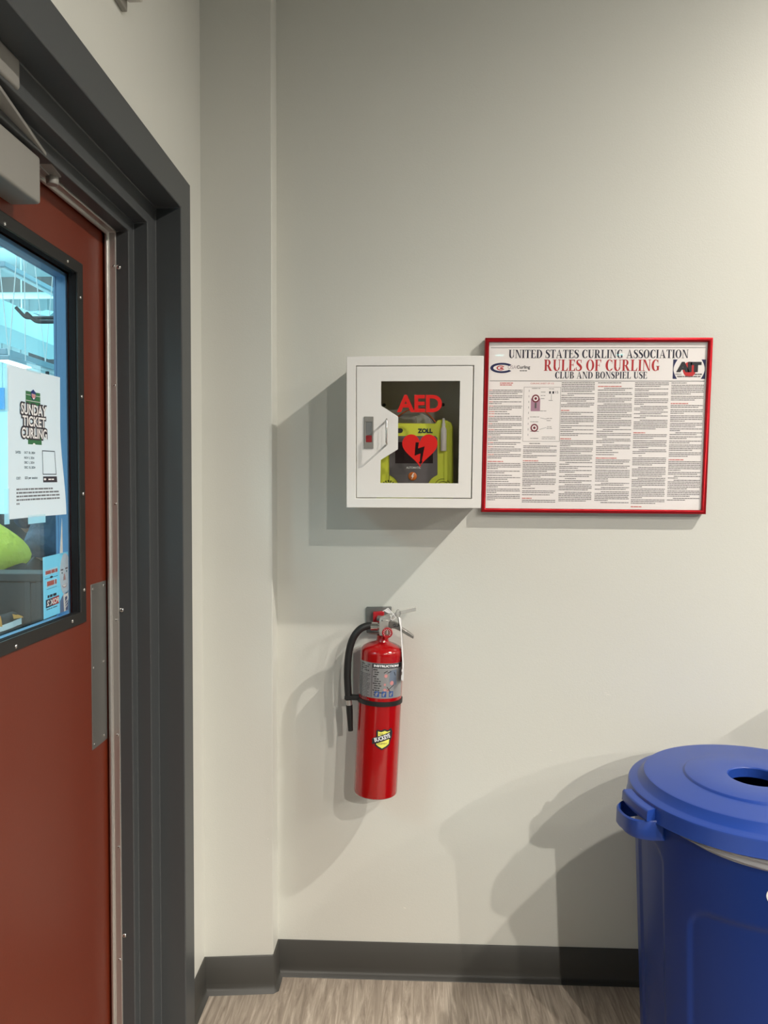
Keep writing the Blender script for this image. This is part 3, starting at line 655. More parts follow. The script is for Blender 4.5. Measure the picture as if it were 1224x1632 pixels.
flat(tx, A, [(0.08, 0.70), (0.55, 0.69), (0.55, 0.825), (0.08, 0.835)], OUTL); flat(tx, B, [(0.09, 0.707), (0.30, 0.702), (0.30, 0.823), (0.09, 0.828)], mat('ink_slate', srgb(60, 66, 90), 0.6)); flat(tx, B, [(0.30, 0.702), (0.54, 0.697), (0.54, 0.817), (0.30, 0.822)], REDINK)
put_sans(tx, 'FOX 2', C_, 0.53, 0.11, 0.808, 0.716, WINK, 0.05)
words(tx, A, 0.10, 0.52, 0.855, 0.014, OUTL, unit=0.04)
tx.build('lettering', fl)
mb = MB(); pts = [WX(98.8, 826, -0.772), WX(100.2, 884, -0.772), WX(95.6, 884, -0.772)]; mb.prism(pts, (-0.0004, 0, 0), PAPER)
tag(mb.build('paper_strip'), 'thin white wedge of paper standing up behind the blue flyer', 'paper')

# ================================================================== people and furniture in the hall
def skin_obj(name, joints, edges, material, parent, sub=2):
    me = bpy.data.meshes.new(name); o = bpy.data.objects.new(name, me); COL.objects.link(o); o.parent = parent
    off = parent.location
    me.from_pydata([Vector(j[0])-off for j in joints], edges, [])
    sk = o.modifiers.new('skin', 'SKIN'); sk.use_smooth_shade = True; sk.branch_smoothing = 0.6
    for k, j in enumerate(joints):
        r = j[1] if isinstance(j[1], tuple) else (j[1], j[1]); me.skin_vertices[0].data[k].radius = r
    me.skin_vertices[0].data[0].use_root = True
    sb = o.modifiers.new('subd', 'SUBSURF'); sb.levels = sub; sb.render_levels = sub
    me.materials.append(material); return o
SKIN = mat('skin', srgb(206, 160, 138), 0.5)
def person(x, y, lean, label, top_mat, pant_mat, hair_mat, hem, tuck=0.0):
    t = empty('person', (x, y, 0), label, 'person')
    def P(dx, dy, z): return (x+dx, y+dy, z)
    k = lean
    pel = P(0, 0, 0.98); wai = P(k*0.10, 0.0, 1.12); che = P(k*0.35, 0.03, 1.34); nb = P(k*0.52, 0.05, 1.48); nk = P(k*0.57, 0.06, 1.54); hd_ = P(k*0.66, 0.08, 1.64); cr = P(k*0.72, 0.08, 1.73)
    J = [(pel, (0.10, 0.08)), (wai, (0.10, 0.08)), (che, (0.15, 0.11)), (nb, (0.08, 0.07)), (nk, 0.055), (hd_, (0.08, 0.095)), (cr, (0.06, 0.07))]; Ed = [(0, 1), (1, 2), (2, 3), (3, 4), (4, 5), (5, 6)]
    def chain(a, pts):
        for p, r in pts: J.append((p, r)); Ed.append((a, len(J)-1)); a = len(J)-1
    for s_ in (-1, 1):
        chain(0, [(P(s_*0.10, 0, 0.88), 0.088), (P(s_*0.115, 0.03, 0.50), 0.058), (P(s_*0.12, -0.02, 0.10), 0.040), (P(s_*0.13, 0.12, 0.05), 0.035)])
        sh_ = P(k*0.46+s_*0.18, 0.04, 1.44); el = P(k*0.40+s_*0.26+(tuck if s_ > 0 else 0), 0.20, 1.22); wr = P(k*0.40+s_*0.20+2*(tuck if s_ > 0 else 0), 0.42, 1.18)
        chain(3, [(sh_, 0.055), (el, 0.040), (wr, 0.028), (P(k*0.40+2*(tuck if s_ > 0 else 0)+s_*0.19, 0.49, 1.17), (0.034, 0.018))])
        h = len(J)-1
        for f in range(4): chain(h, [(P(k*0.40+2*(tuck if s_ > 0 else 0)+s_*0.19+(f-1.5)*0.02, 0.54, 1.165), 0.0095), (P(k*0.40+2*(tuck if s_ > 0 else 0)+s_*0.19+(f-1.5)*0.022, 0.575+(0.008 if f in (1, 2) else 0), 1.15), 0.008)])
        chain(h, [(P(k*0.40+2*(tuck if s_ > 0 else 0)+s_*0.15, 0.51, 1.165), 0.0105), (P(k*0.40+2*(tuck if s_ > 0 else 0)+s_*0.135, 0.54, 1.16), 0.009)])
    chain(5, [(P(k*0.66, 0.175, 1.625), 0.018)])
    skin_obj('body', J, Ed, SKIN, t)
    J = [(P(k*0.0, 0, hem-0.03), (0.185, 0.15)), (P(k*0.03, 0, hem+0.05), (0.185, 0.15)), (P(k*0.16, 0.01, 1.2), (0.155, 0.125)), (che, (0.172, 0.13)), (P(k*0.50, 0.05, 1.46), (0.12, 0.10)), (nb, (0.085, 0.08))]; Ed = [(0, 1), (1, 2), (2, 3), (3, 4), (4, 5)]
    for s_ in (-1, 1):
        chain(4, [(P(k*0.46+s_*0.18, 0.04, 1.44), 0.075), (P(k*0.42+s_*0.235+0.7*(tuck if s_ > 0 else 0), 0.14, 1.29), 0.066), (P(k*0.40+s_*0.255+(tuck if s_ > 0 else 0), 0.19, 1.235), 0.064)])
    skin_obj('jacket' if 'navy' in label else 'shirt', J, Ed, top_mat, t)
    J = [(P(0, 0, 1.18), (0.15, 0.12)), (P(0, 0, 0.95), (0.185, 0.15))]; Ed = [(0, 1)]
    for s_ in (-1, 1): chain(1, [(P(s_*0.10, 0, 0.84), 0.105), (P(s_*0.115, 0.03, 0.50), 0.078), (P(s_*0.12, -0.02, 0.12), 0.062)])
    skin_obj('trousers', J, Ed, pant_mat, t)
    skin_obj('hair', [(P(k*0.68, 0.05, 1.66), (0.09, 0.09)), (P(k*0.73, 0.06, 1.735), (0.082, 0.085))], [(0, 1)], hair_mat, t)
    return t
LIME = mat('lime_cloth', srgb(220, 222, 84), 0.7, bump=0.8, bscale=16, bdist=0.03)
NAVYC = mat('navy_cloth', srgb(66, 88, 116), 0.6, bump=0.8, bscale=12, bdist=0.03)
CHARC = mat('charcoal_cloth', srgb(58, 60, 64), 0.7)
HAIR = mat('hair_dark', srgb(70, 52, 42), 0.7)
x1 = WY(47, 895, 3.4).x-0.115
person(x1, 3.4, -0.95, 'person in a lime yellow shirt and dark trousers leaning away behind the counter', LIME, CHARC, HAIR, 1.07, -0.16)
x2 = WY(46, 850, 3.85).x+0.125
person(x2, 3.85, 0.05, 'person in a navy blue jacket standing behind the notice on the door glass', NAVYC, mat('navy_trousers', srgb(34, 40, 52), 0.7), HAIR, 1.10)
# counter with an open shelf
CT = mat('counter_grey', srgb(50, 52, 54), 0.6); CT2 = mat('counter_side', srgb(60, 64, 67), 0.6)
yc = 2.85; ct = WY(30, 914, yc).z; xr = WY(66, 912, yc).x; shz = WY(10, 1006, yc-0.12).z; xm = WY(44, 950, yc).x
cn = empty('shelf_counter', (xr-0.7, yc+0.2, 0), 'dark grey counter with an open shelf seen through the bottom of the door window', 'counter')
mb = MB(); mb.box((xr-1.6, yc-0.01, ct-0.03), (xr+0.01, yc+0.13, ct), CT); mb.build('countertop', cn, bevel=0.004)
mb = MB(); mb.box((xr-1.6, yc+0.10, 0), (xr, yc+0.12, ct-0.03), CT); mb.build('back_panel', cn)
for x in (xr-1.6, xm-0.012, xr-0.022):
    mb = MB(); mb.box((x, yc, 0), (x+0.022, yc+0.10, ct-0.03), CT2); mb.build('upright', cn, bevel=0.001)
mb = MB(); mb.box((xr-1.578, yc-0.24, shz-0.02), (xm-0.012, yc-0.001, shz), CT2); mb.box((xr-1.578, yc-0.24, shz-0.20), (xm-0.012, yc-0.22, shz-0.02), CT2); mb.build('shelf', cn)
mb = MB(); mb.box((xr-1.578, yc, shz-0.3), (xm-0.012, yc+0.012, ct-0.035), CT); mb.build('front_panel', cn)
mb = MB(); mb.box((xm+0.010, yc+0.004, 0.02), (xr-0.022, yc+0.02, ct-0.035), CT2); mb.build('cupboard_door', cn, bevel=0.002)
# sneaker on the shelf, toe pointing to the right
ca = WY(31, 992, yc-0.08); ang = math.radians(28)
sn = empty('sneaker', (ca.x-0.14*math.cos(ang), yc-0.13, shz), 'black and orange sneaker with a white sole on the shelf of the grey counter', 'shoe', rot=(0, 0, ang))
def sole_w(t): return 0.038+0.012*math.sin(PI*min(1, max(0, (t-0.35)/0.65)))-0.03*smoothstep(0.9, 1.0, t)-0.012*smoothstep(0.08, 0, t)
so = MB(); lo_ = []
for h in (0, 0.022):
    lo_.append([Vector((-0.14+0.28*t, s_*sole_w(t), h+0.018*smoothstep(0.7, 1, t))) for s_, T in ((1, range(0, 21)), (-1, range(20, -1, -1))) for t in [q/20 for q in T]])
so.rings(lo_, WINK); so.poly(lo_[0], WINK); so.poly(lo_[1], WINK); so.build('sole', sn, local=True, bevel=0.003)
SHO = mat('sneaker_black', srgb(46, 46, 48), 0.7)
def up_h(t): return 0.022+0.018*smoothstep(0.7, 1, t)+0.030+0.062*smoothstep(0.78, 0.42, t)
up = MB(); sec = []
for q in range(21):
    t = q/20; w = sole_w(t)*0.97; b0 = 0.02+0.018*smoothstep(0.7, 1, t); h = up_h(t)-(0.03*smoothstep(0.93, 1, t))
    sec.append([Vector((-0.138+0.274*t, w*math.cos(a)*(1 if a < 0.01 or a > 3.13 else (0.92 if math.sin(a) < 0.8 else 1)), b0+(h-b0)*math.sin(a)**0.7 if math.sin(a) > 1e-6 else b0)) for a in [PI*k/10 for k in range(11)]])
up.rings(sec, SHO, close=False); up.poly(sec[0], SHO); up.poly(sec[-1], SHO); up.build('upper', sn, local=True, smooth=60)
ORA = mat('sneaker_orange', srgb(236, 160, 70), 0.6)
for k, (t0, t1) in enumerate(((0.30, 0.40), (0.46, 0.55), (0.62, 0.72), (0.86, 0.98))):
    st = MB(); q = []
    for t in (t0, t1):
        w = sole_w(t)*0.97; b0 = 0.02+0.018*smoothstep(0.7, 1, t); h = up_h(t)-(0.03*smoothstep(0.93, 1, t))
        q.append([Vector((-0.138+0.274*(t+0.02*a), w*math.cos(a)*1.04, 0.002+b0+(h-b0)*math.sin(a)**0.7 if math.sin(a) > 1e-6 else b0)) for a in [PI*k_/12 for k_ in (range(7, 12) if k % 2 else range(8, 13))]])
    st.rings(q, ORA, close=False); st.build('overlay', sn, local=True, smooth=60)
pw = MB(); pw.box((-5.5, 4.6, 0), (-0.95, 4.68, 1.27), mat('low_wall_grey', srgb(52, 56, 60), 0.7)); tag(pw.build('low_partition', bevel=0.006), 'dark grey low partition behind the two people', 'partition')
"""banner"""
a = WY(-24, 618, 15.9); b = WY(7, 652, 15.9); bn = MB(); bn.box((a.x, 15.9, b.z), (b.x, 15.95, a.z), mat('banner_blue', srgb(84, 140, 190), 0.6)); tag(bn.build('wall_banner'), 'blue banner on the far rink wall left of the notice', 'banner')

# ================================================================== defibrillator cabinet
YA = D-0.19                                            # front plane of the cabinet
A_ = lambda px, py, dy=0.0: WY(px, py, YA)+Vector((0, dy, 0))
ab = empty('defibrillator_cabinet', (A_(660, 809).x, D-0.095, A_(660, 809).z), 'white metal wall cabinet with a window, red letters and a red heart', 'cabinet')
o4 = [A_(552.3, 568), A_(771, 567), A_(766.5, 810), A_(552, 809)]
i4 = [A_(567.2, 582.6), A_(755.6, 582), A_(752, 795), A_(567.2, 794)]
INSIDE = mat('cabinet_inside', srgb(212, 206, 196), 0.5)
mb = MB()
bo = [p+Vector((0, 0.012, 0)) for p in o4]
def inset(p4, k, dy):
    c = sum(p4, Vector())/4; return [Vector((c.x+(p.x-c.x)*(1-k/abs(p.x-c.x)), p.y+dy, c.z+(p.z-c.z)*(1-k/abs(p.z-c.z)))) for p in p4]
mb.rings([[p+Vector((0, 0.048, 0)) for p in i4], i4, o4, [p+Vector((0, 0.189, 0)) for p in o4]], WHITE)
mb.build('frame_box', ab, bevel=0.0012)
mb = MB(); ii = inset(o4, 0.006, 0.004); mb.rings([ii, [p+Vector((0, 0.178, 0)) for p in ii]], INSIDE); mb.add([p+Vector((0, 0.178, 0)) for p in ii], [(0, 1, 2, 3)], INSIDE); mb.build('liner', ab)
for px, py in ((612, 645.5), (706, 645)):
    c = A_(px, py); r = 0.93
    cc = WY(px, py, YA+0.182); screw((cc.x, YA+0.1815, cc.z), (0, -1, 0), 0.005, BLACK, ab, name='mounting_screw')
# door with its cut-out window
dr = [A_(568.3, 583.8), A_(754.0, 583.2), A_(750.4, 793.6), A_(568.3, 792.9)]
win = [A_(607.3, 607.6), A_(733.2, 607.0), A_(730.4, 770.4), A_(606.0, 769.8), A_(606.8, 733), A_(634.2, 716), A_(634.4, 664), A_(607.4, 646.5)]
mb = MB(); mb.holed([p+Vector((0, 0.0006, 0)) for p in dr], [[p+Vector((0, 0.0006, 0)) for p in win]], (0, 0.0016, 0), WHITE)
mb.rings([[p+Vector((0, 0.002, 0)) for p in inset(dr, 0.002, 0)], [p+Vector((0, 0.013, 0)) for p in inset(dr, 0.002, 0)]], WHITE)
ad = mb.build('door', ab, bevel=0.0006)
mb = MB(); wp = inset([A_(603, 604), A_(737, 604), A_(734, 774), A_(602, 774)], 0, 0.0028); mb.prism(wp, (0, 0.002, 0), glass('cabinet_pane', (0.97, 0.97, 0.96), 0.03, 0.03)); mb.build('window_pane', ad)
RED = mat('decal_red', srgb(214, 26, 20), 0.45, spec=0.3)
YG = 0.0026
lt = MB()
put_sans(lt, 'AED', lambda x, y: A_(x, y, YG), 632.5, 704.5, 656.8, 629.0, RED, bold=0.035)
lt.build('lettering', ad)
# heart with a bolt cut out
hp = []
for k in range(72):
    t = 2*PI*k/72; x = 16*math.sin(t)**3; y = 13*math.cos(t)-5*math.cos(2*t)-2*math.cos(3*t)-math.cos(4*t)
    hp.append((x/16, y))
ys = [p[1] for p in hp]; y0, y1 = min(ys), max(ys)
heart = [A_(669.2+28.2*x, 745.5-(53.3)*(y-y0)/(y1-y0), YG) for x, y in hp]
bolt = [(662.3, 704.8), (667.6, 704.8), (666.3, 714.6), (676.8, 711.2), (672.2, 735.0), (674.2, 734.5), (670.0, 741.5), (667.2, 735.8), (669.0, 736.4), (670.2, 722.6), (660.8, 726.4)]
ht = MB(); ht.holed(heart, [[A_(x, y, YG) for x, y in bolt]], (0, 0.0002, 0), RED); ht.build('heart_emblem', ad)
# paddle latch with its red indicator and the swung-out pull
LZ = mat('latch_zinc', srgb(158, 156, 152), 0.35, metal=0.55)
lp = MB(); a, b = A_(580.2, 664), A_(595.2, 715); lp.holed([(a.x, YA-0.002, a.z), (b.x, YA-0.002, a.z), (b.x, YA-0.002, b.z), (a.x, YA-0.002, b.z)], [[A_(x, y, -0.002) for x, y in ((583, 672.5), (592.8, 672.5), (592.8, 704.8), (583, 704.8))]], (0, 0.0026, 0), LZ)
lo2 = lp.build('latch_plate', ad, bevel=0.0007)
lp = MB(); a, b = A_(583.2, 672.7), A_(592.6, 693.6); lp.box((a.x, YA-0.0006, a.z), (b.x, YA+0.0005, b.z), mat('latch_recess', srgb(148, 150, 152), 0.3, metal=0.7)); lp.build('latch_recess', lo2)
lp = MB(); a, b = A_(583.2, 694), A_(592.6, 704.6); lp.box((a.x, YA-0.0012, a.z), (b.x, YA+0.0005, b.z), mat('indicator_red', srgb(150, 22, 30), 0.4)); tag(lp.build('indicator', lo2), 'red indicator flag')
hl = MB(); xh = A_(616.6, 690).x; zt = A_(616, 670).z; zb_ = A_(616, 708).z; ho_ = 0.036
P = [(xh, YA+0.001, zt), (xh, YA-ho_+0.004, zt), (xh, YA-ho_, zt-0.003), (xh, YA-ho_, zb_+0.003), (xh, YA-ho_+0.004, zb_), (xh, YA+0.001, zb_)]
hl.tube(P, 0.0025, CHROME, seg=10); hl.build('pull_handle', ad, smooth=60)
# the defibrillator inside
YF = YA+0.052
B_ = lambda px, py, dy=0.0: WY(px, py, YF)+Vector((0, dy, 0))
LIMEP = mat('lime_plastic', srgb(230, 238, 76), 0.4); LIMED = mat('lime_label', srgb(200, 206, 70), 0.45); PANEL = mat('device_grey', srgb(104, 98, 102), 0.45)
zfl = ii[2].z+0.0005
bot = B_(660, 800).z
df = empty('defibrillator', (B_(664, 760).x, YF+0.05, zfl), 'lime green defibrillator with grey panel inside the white cabinet', 'defibrillator')
def bx_pts(lst, dy=0.0): return [B_(x, y, dy) for x, y in lst]
out_l = [(600, 799), (600, 690), (604, 678), (612, 674), (694, 675), (697, 669.5), (706, 668), (712, 670), (719, 673), (722, 680), (722.5, 799)]
body = bx_pts(out_l); body[0].z = zfl; body[-1].z = zfl
mb = MB(); mb.prism(body, (0, 0.085, 0), LIMEP); mb.build('case', df, bevel=0.005, seg=3)
mb = MB(); mb.prism(bx_pts([(708, 720), (713, 720), (713, 768), (708, 768)], -0.004), (0, 0.006, 0), LIMEP); mb.prism(bx_pts([(717, 684), (721, 684), (721, 790), (717, 790)], -0.002), (0, 0.006, 0), LIMEP); mb.build('side_grip', df, bevel=0.0015)
mb = MB(); fp = [(620.5, 790), (620.5, 696.5), (623, 694.8), (694, 694.8), (697.2, 698)]
fp += [(697.2, 755.5), (697.0, 756.8)] + [(703.5-22*math.cos(t), 778-21.5*math.sin(t)) for t in [1.15-0.19*k for k in range(7)]] + [(682, 790), (636, 790)]
fp += [(615.5+20*math.cos(t), 778-21*math.sin(t)) for t in [0.19*k for k in range(7)]] + [(622, 757.6), (620.5, 756)]
mb.prism(bx_pts(fp, -0.0025), (0, 0.004, 0), PANEL); mb.build('face_panel', df, bevel=0.0008)
mb = MB(); mb.prism(bx_pts([(630, 704.5), (690, 704.5), (690, 738.5), (630, 738.5)], -0.003), (0, 0.002, 0), mat('screen_black', srgb(52, 40, 42), 0.15)); mb.build('screen', df, bevel=0.0003)
mb = MB(); c = B_(657.4, 759.2, -0.0026); mb.lathe([(0.0005, 0.0), (0.0005, -0.0035), (0.0095, -0.003), (0.0115, -0.0015), (0.0118, 0.001)], mat('button_orange', srgb(206, 108, 34), 0.4), c=c, seg=32, axis='y'); bt = mb.build('shock_button', df, smooth=50)
mb = MB(); mb.poly(bx_pts([(658.6, 754.0), (655.2, 759.8), (657.2, 759.6), (655.8, 764.6), (659.8, 758.0), (657.8, 758.2), (660.2, 754.0)], -0.0064), WINK); mb.build('bolt_mark', bt)
mb = MB(); mb.prism(bx_pts([(630, 682.6), (639, 682.6), (641, 683.4), (642.3, 686.3), (641, 689.2), (639, 690), (630, 690)], -0.001), (0, 0.003, 0), mat('device_dark', srgb(54, 54, 52), 0.4)); mb.build('status_window', df)
lt = MB(); put_sans(lt, 'ZOLL', lambda x, y: B_(x, y, -0.0008), 665.6, 689.4, 690.4, 682.9, mat('ink_teal', srgb(20, 52, 66), 0.5), 0.06)
lt.build('lettering', df); lt = MB(); put_sans(lt, 'AUTOMATIC', lambda x, y: B_(x, y, -0.0030), 647.5, 670.5, 747.0, 743.6, WINK, 0.02)
lt.build('lettering', df)
DKL = mat('lime_mark', srgb(96, 106, 20), 0.5)
lt = MB()
for cx, rr in ((705.5, 13.2), (706, 9)):
    for k in range(24):
        a0_, a1_ = PI*k/24, PI*(k+1)/24
        lt.add([B_(cx+rr*math.cos(a0_), 776-rr*math.sin(a0_), -0.0009), B_(cx+rr*math.cos(a1_), 776-rr*math.sin(a1_), -0.0009), B_(cx+(rr-0.8)*math.cos(a1_), 776-(rr-0.8)*math.sin(a1_), -0.0009), B_(cx+(rr-0.8)*math.cos(a0_), 776-(rr-0.8)*math.sin(a0_), -0.0009)], [(0, 1, 2, 3)], DKL)
lt.build('pad_mark', df); lt = MB()
for k in range(7):
    a = PI*(0.12+0.76*k/6); r0_, r1_ = 8.0, 11.5
    lt.add([B_(619+r*math.cos(a+d), 776.5-r*math.sin(a+d), -0.0009) for r, d in ((r0_, -0.09), (r1_, -0.11), (r1_, 0.11), (r0_, 0.09))], [(0, 1, 2, 3)], DKL)
lt.build('pad_mark', df)
# carrying pouch with orange cord behind the top of the device
yp = 0.024
PCH = mat('pouch_grey', srgb(158, 154, 156), 0.3)
mb = MB(); pp = [(624, 676), (628, 665), (640, 659), (668, 656.5), (682, 660), (694, 672), (694, 676)]
mb.prism(bx_pts(pp, yp), (0, 0.03, 0), PCH); mb.build('pouch', df, bevel=0.004, seg=3)
mb = MB(); OC = mat('cord_orange', srgb(206, 96, 40), 0.45)
mb.tube(catmull(bx_pts([(632, 664), (642, 657), (652, 652), (664, 650.5), (676, 654), (686, 662), (694.5, 671.5)], yp-0.002), 6), 0.0018, OC, seg=10); tag(mb.build('cord', df, smooth=60), 'orange cord')
mb = MB(); mb.tube(catmull(bx_pts([(600, 654), (624, 652), (648, 649), (664, 647.5), (684, 647), (698, 652)], yp), 6), 0.0009, mat('wire_grey', srgb(170, 168, 164), 0.4), seg=8); mb.build('cable', df, smooth=60)
mb = MB(); mb.prism(bx_pts([(662, 662), (672, 657), (684, 664), (688, 674), (664, 674)], yp-0.001), (0, 0.004, 0), mat('pouch_light', srgb(196, 196, 198), 0.3)); mb.build('pouch_window', df, bevel=0.001)
# small white bottle standing in a holder at the right of the device
cb = B_(706.6, 719, -0.006); zt_ = lambda y: B_(706, y, -0.006).z-cb.z
bt = empty('nozzle_bottle', cb, 'small white nozzle bottle at the right of the lime green defibrillator', 'bottle')
bw = mat('bottle_white', srgb(240, 234, 236), 0.45)
mb = MB(); mb.lathe([(0.0005, 0), (0.0074, 0), (0.0082, 0.0012), (0.0082, zt_(686)), (0.0072, zt_(683)), (0.0046, zt_(680.5)), (0.0044, zt_(679))], bw, seg=24); mb.build('bottle_body', bt, local=True, smooth=50)
mb = MB(); mb.lathe([(0.0050, zt_(679.5)), (0.0050, zt_(675.5)), (0.0034, zt_(674.5)), (0.0030, zt_(667)), (0.0004, zt_(666.8))], bw, seg=20); mb.build('nozzle', bt, local=True, smooth=40)

# ================================================================== framed rules poster
YP = D-0.030
fo = [WY(773.8, 538.0, YP), WY(1137.3, 537.6, YP), WY(1125.6, 819.6, YP), WY(767.4, 816.2, YP)]
FQ = quad(fo)
U_, V_ = 1/0.633, 1/0.493
fr_ = empty('framed_poster', (FQ(0.5, 1).x, D-0.015, FQ(0.5, 1).z), 'red framed white poster of curling rules hanging beside the white cabinet', 'poster')
REDM = mat('frame_red', srgb(178, 26, 36), 0.28, metal=0.75)
def ring(m_, dy): return [FQ(m_*U_, m_*V_)+Vector((0, dy, 0)), FQ(1-m_*U_, m_*V_)+Vector((0, dy, 0)), FQ(1-m_*U_, 1-m_*V_)+Vector((0, dy, 0)), FQ(m_*U_, 1-m_*V_)+Vector((0, dy, 0))]
mb = MB(); mb.rings([ring(0, 0.0285), ring(0, 0.003), ring(0.0015, 0.0006), ring(0.0045, 0), ring(0.0095, 0.0012), ring(0.0112, 0.0035), ring(0.0115, 0.0105)], REDM); mb.build('frame', fr_, bevel=0.0004)
SQ = quad(ring(0.0113, 0.0100))
PS = lambda d: (lambda u, v: SQ(u, v)+Vector((0, -d, 0)))
mb = MB(); c4 = ring(0.009, 0.0100); mb.prism(c4, (0, 0.003, 0), PAPER); mb.build('sheet', fr_)
mb = MB(); mb.add(ring(0.0100, 0.0075), [(0, 1, 2, 3)], glass('poster_glazing', (0.985, 0.985, 0.985), 0.04, 0.015)); mb.build('glazing', fr_)
a, b, c_ = PS(0.0003), PS(0.0006), PS(0.0009)
tt = MB()
put_serif(tt, 'UNITED STATES CURLING ASSOCIATION', a, 0.092, 0.914, 0.095, 0.045, NAVY)
put_serif(tt, 'CLUB AND BONSPIEL USE', a, 0.308, 0.730, 0.217, 0.176, NAVY)
tt.build('title_lettering', fr_)
tt = MB(); put_serif(tt, 'RULES OF CURLING', a, 0.256, 0.786, 0.171, 0.104, mat('ink_title_red', srgb(188, 36, 44), 0.6)); tag(tt.build('title_lettering', fr_), 'red title line')
rl = MB()
for v, h in ((0.031, 0.0028), (0.230, 0.0028)): fr(rl, a, 0.008, v, 0.992, v+h, INK, 1)
rl.build('rule_line', fr_)
def band(mb, fn, cu, cv, r0, r1, a0, a1, material, asp, n=30, w0=1, w1=1):   # elliptical band; asp = du/dv scale
    for k in range(n):
        q = []
        for aa, rr in ((k, r1), (k+1, r1), (k+1, r0), (k, r0)):
            t = a0+(a1-a0)*aa/n; q.append(fn(cu+rr[0]*math.cos(t), cv-rr[1]*math.sin(t)))
        mb.add(q, [(0, 1, 2, 3)], material)
lg = MB()
band(lg, a, 0.062, 0.154, (0.040, 0.019), (0.054, 0.031), 0.62, 2*PI-0.62, mat('ink_logo_navy', srgb(24, 32, 84), 0.6), 1)
band(lg, a, 0.056, 0.154, (0.013, 0.0095), (0.019, 0.0145), 0.5, 2*PI-0.5, REDINK, 1); band(lg, a, 0.060, 0.155, (0.0, 0.0), (0.008, 0.005), 0, 2*PI, REDINK, 1, 12)
put_sans(lg, 'USA', a, 0.090, 0.128, 0.160, 0.139, mat('ink_logo_grey', srgb(186, 172, 180), 0.6), 0.0)
put_sans(lg, 'Curling', a, 0.130, 0.192, 0.164, 0.139, OUTL, 0.02); words(lg, a, 0.145, 0.178, 0.168, 0.005, GREYINK, unit=0.004)
lg.build('curling_logo', fr_)
lg = MB(); NV = mat('ink_logo_navy', srgb(24, 32, 84), 0.6)
u0, u1, v0, v1 = 0.846, 0.994, 0.103, 0.218
for s_, ue in ((1, u0), (-1, u1)):
    inner = [(ue+s_*(0.020-0.017*math.sin(PI*k/12)), v0+(v1-v0)*k/12) for k in range(13)]
    flat(lg, a, [(ue, v0)]+inner+[(ue, v1)], NV)
ell(lg, a, 0.921, 0.162, 0.030, 0.046, mat('ink_ball_red', srgb(206, 40, 42), 0.6))
put_sans(lg, 'AIT', b, 0.861, 0.975, 0.178, 0.117, INK, 0.09)
put_sans(lg, 'AMERICAN', b, 0.857, 0.886, 0.194, 0.186, OUTL); words(lg, b, 0.945, 0.980, 0.187, 0.007, GREYINK, unit=0.004); words(lg, b, 0.866, 0.972, 0.201, 0.006, GREYINK, unit=0.005)
lg.build('sponsor_logo', fr_)
bt = MB()
TXT = mat('ink_text', srgb(122, 116, 120), 0.6); TXTR = mat('ink_text_red', srgb(212, 130, 126), 0.6)
PIT = 0.0103
cols = [(0.006, 0.160, 0.285, 0.955), (0.170, 0.325, 0.605, 0.958), (0.340, 0.492, 0.240, 0.960), (0.507, 0.665, 0.240, 0.965), (0.676, 0.830, 0.240, 0.965), (0.842, 0.990, 0.240, 0.945)]
rg = random.Random(11)
for ci, (ua, ub, va, vb) in enumerate(cols):
    v = va; para = 0
    while v < vb:
        n = rg.choice((1, 2, 2, 3, 3, 4, 5, 6)) if ci else rg.choice((1, 2, 2, 3, 3, 4))
        red = ci == 0 and v < 0.68
        ind = rg.choice((0, 0, 0, 0.18)) if ci else 0
        for k in range(n):
            if v > vb: break
            words(bt, a, ua, ub, v, PIT*0.44, TXT, fill=1.0 if k < n-1 else rg.uniform(0.25, 0.95), indent=ind if k == 0 else 0, first=TXTR if (red and k == 0) else None, unit=0.0030)
            v += PIT
        v += PIT*rg.choice((0.25, 0.3, 0.5)); para += 1
        if ci and rg.random() < 0.10 or (ci == 0 and abs(v-0.72) < 0.02):
            v += PIT*0.7; words(bt, a, ua, ua+(ub-ua)*rg.uniform(0.25, 0.7), v, PIT*0.6, TXTR, unit=0.004); v += PIT*1.2
for v in (0.242, 0.253): words(bt, a, 0.055, 0.115, v, 0.006, TXTR, unit=0.004)
put_sans(bt, 'CURLING SHEET OF ICE', a, 0.196, 0.304, 0.251, 0.242, TXTR)
bt.build('body_text', fr_)
dg = MB()
for x0, y0, x1, y1 in ((0.166, 0.268, 0.337, 0.2695), (0.166, 0.5935, 0.337, 0.595), (0.166, 0.268, 0.1672, 0.595), (0.3358, 0.268, 0.337, 0.595)): fr(dg, a, x0, y0, x1, y1, GREYINK, 1)
PUR_ = mat('ink_mauve', srgb(180, 138, 160), 0.6); MAR = mat('ink_maroon', srgb(120, 36, 52), 0.6)
fr(dg, a, 0.200, 0.337, 0.243, 0.413, PUR_, 1); fr(dg, b, 0.218, 0.362, 0.226, 0.395, GREYINK, 1)
for u, v in ((0.2215, 0.337), (0.219, 0.513)):
    ell(dg, b, u, v, 0.0178, 0.0240, MAR); ell(dg, c_, u, v, 0.0118, 0.0158, PAPER); ell(dg, PS(0.0012), u, v, 0.0060, 0.0082, MAR)
for u0_, u1_, v in ((0.203, 0.242, 0.275), (0.245, 0.266, 0.297), (0.245, 0.266, 0.318), (0.245, 0.262, 0.336), (0.243, 0.272, 0.410), (0.198, 0.240, 0.446), (0.275, 0.300, 0.455), (0.275, 0.300, 0.468), (0.278, 0.298, 0.505), (0.276, 0.302, 0.515), (0.200, 0.240, 0.533), (0.202, 0.240, 0.575), (0.255, 0.318, 0.567), (0.255, 0.318, 0.577), (0.282, 0.305, 0.278), (0.282, 0.300, 0.347), (0.20, 0.22, 0.475), (0.222, 0.236, 0.475)):
    words(dg, a, u0_, u1_, v, 0.0026, GREYINK, unit=0.005)
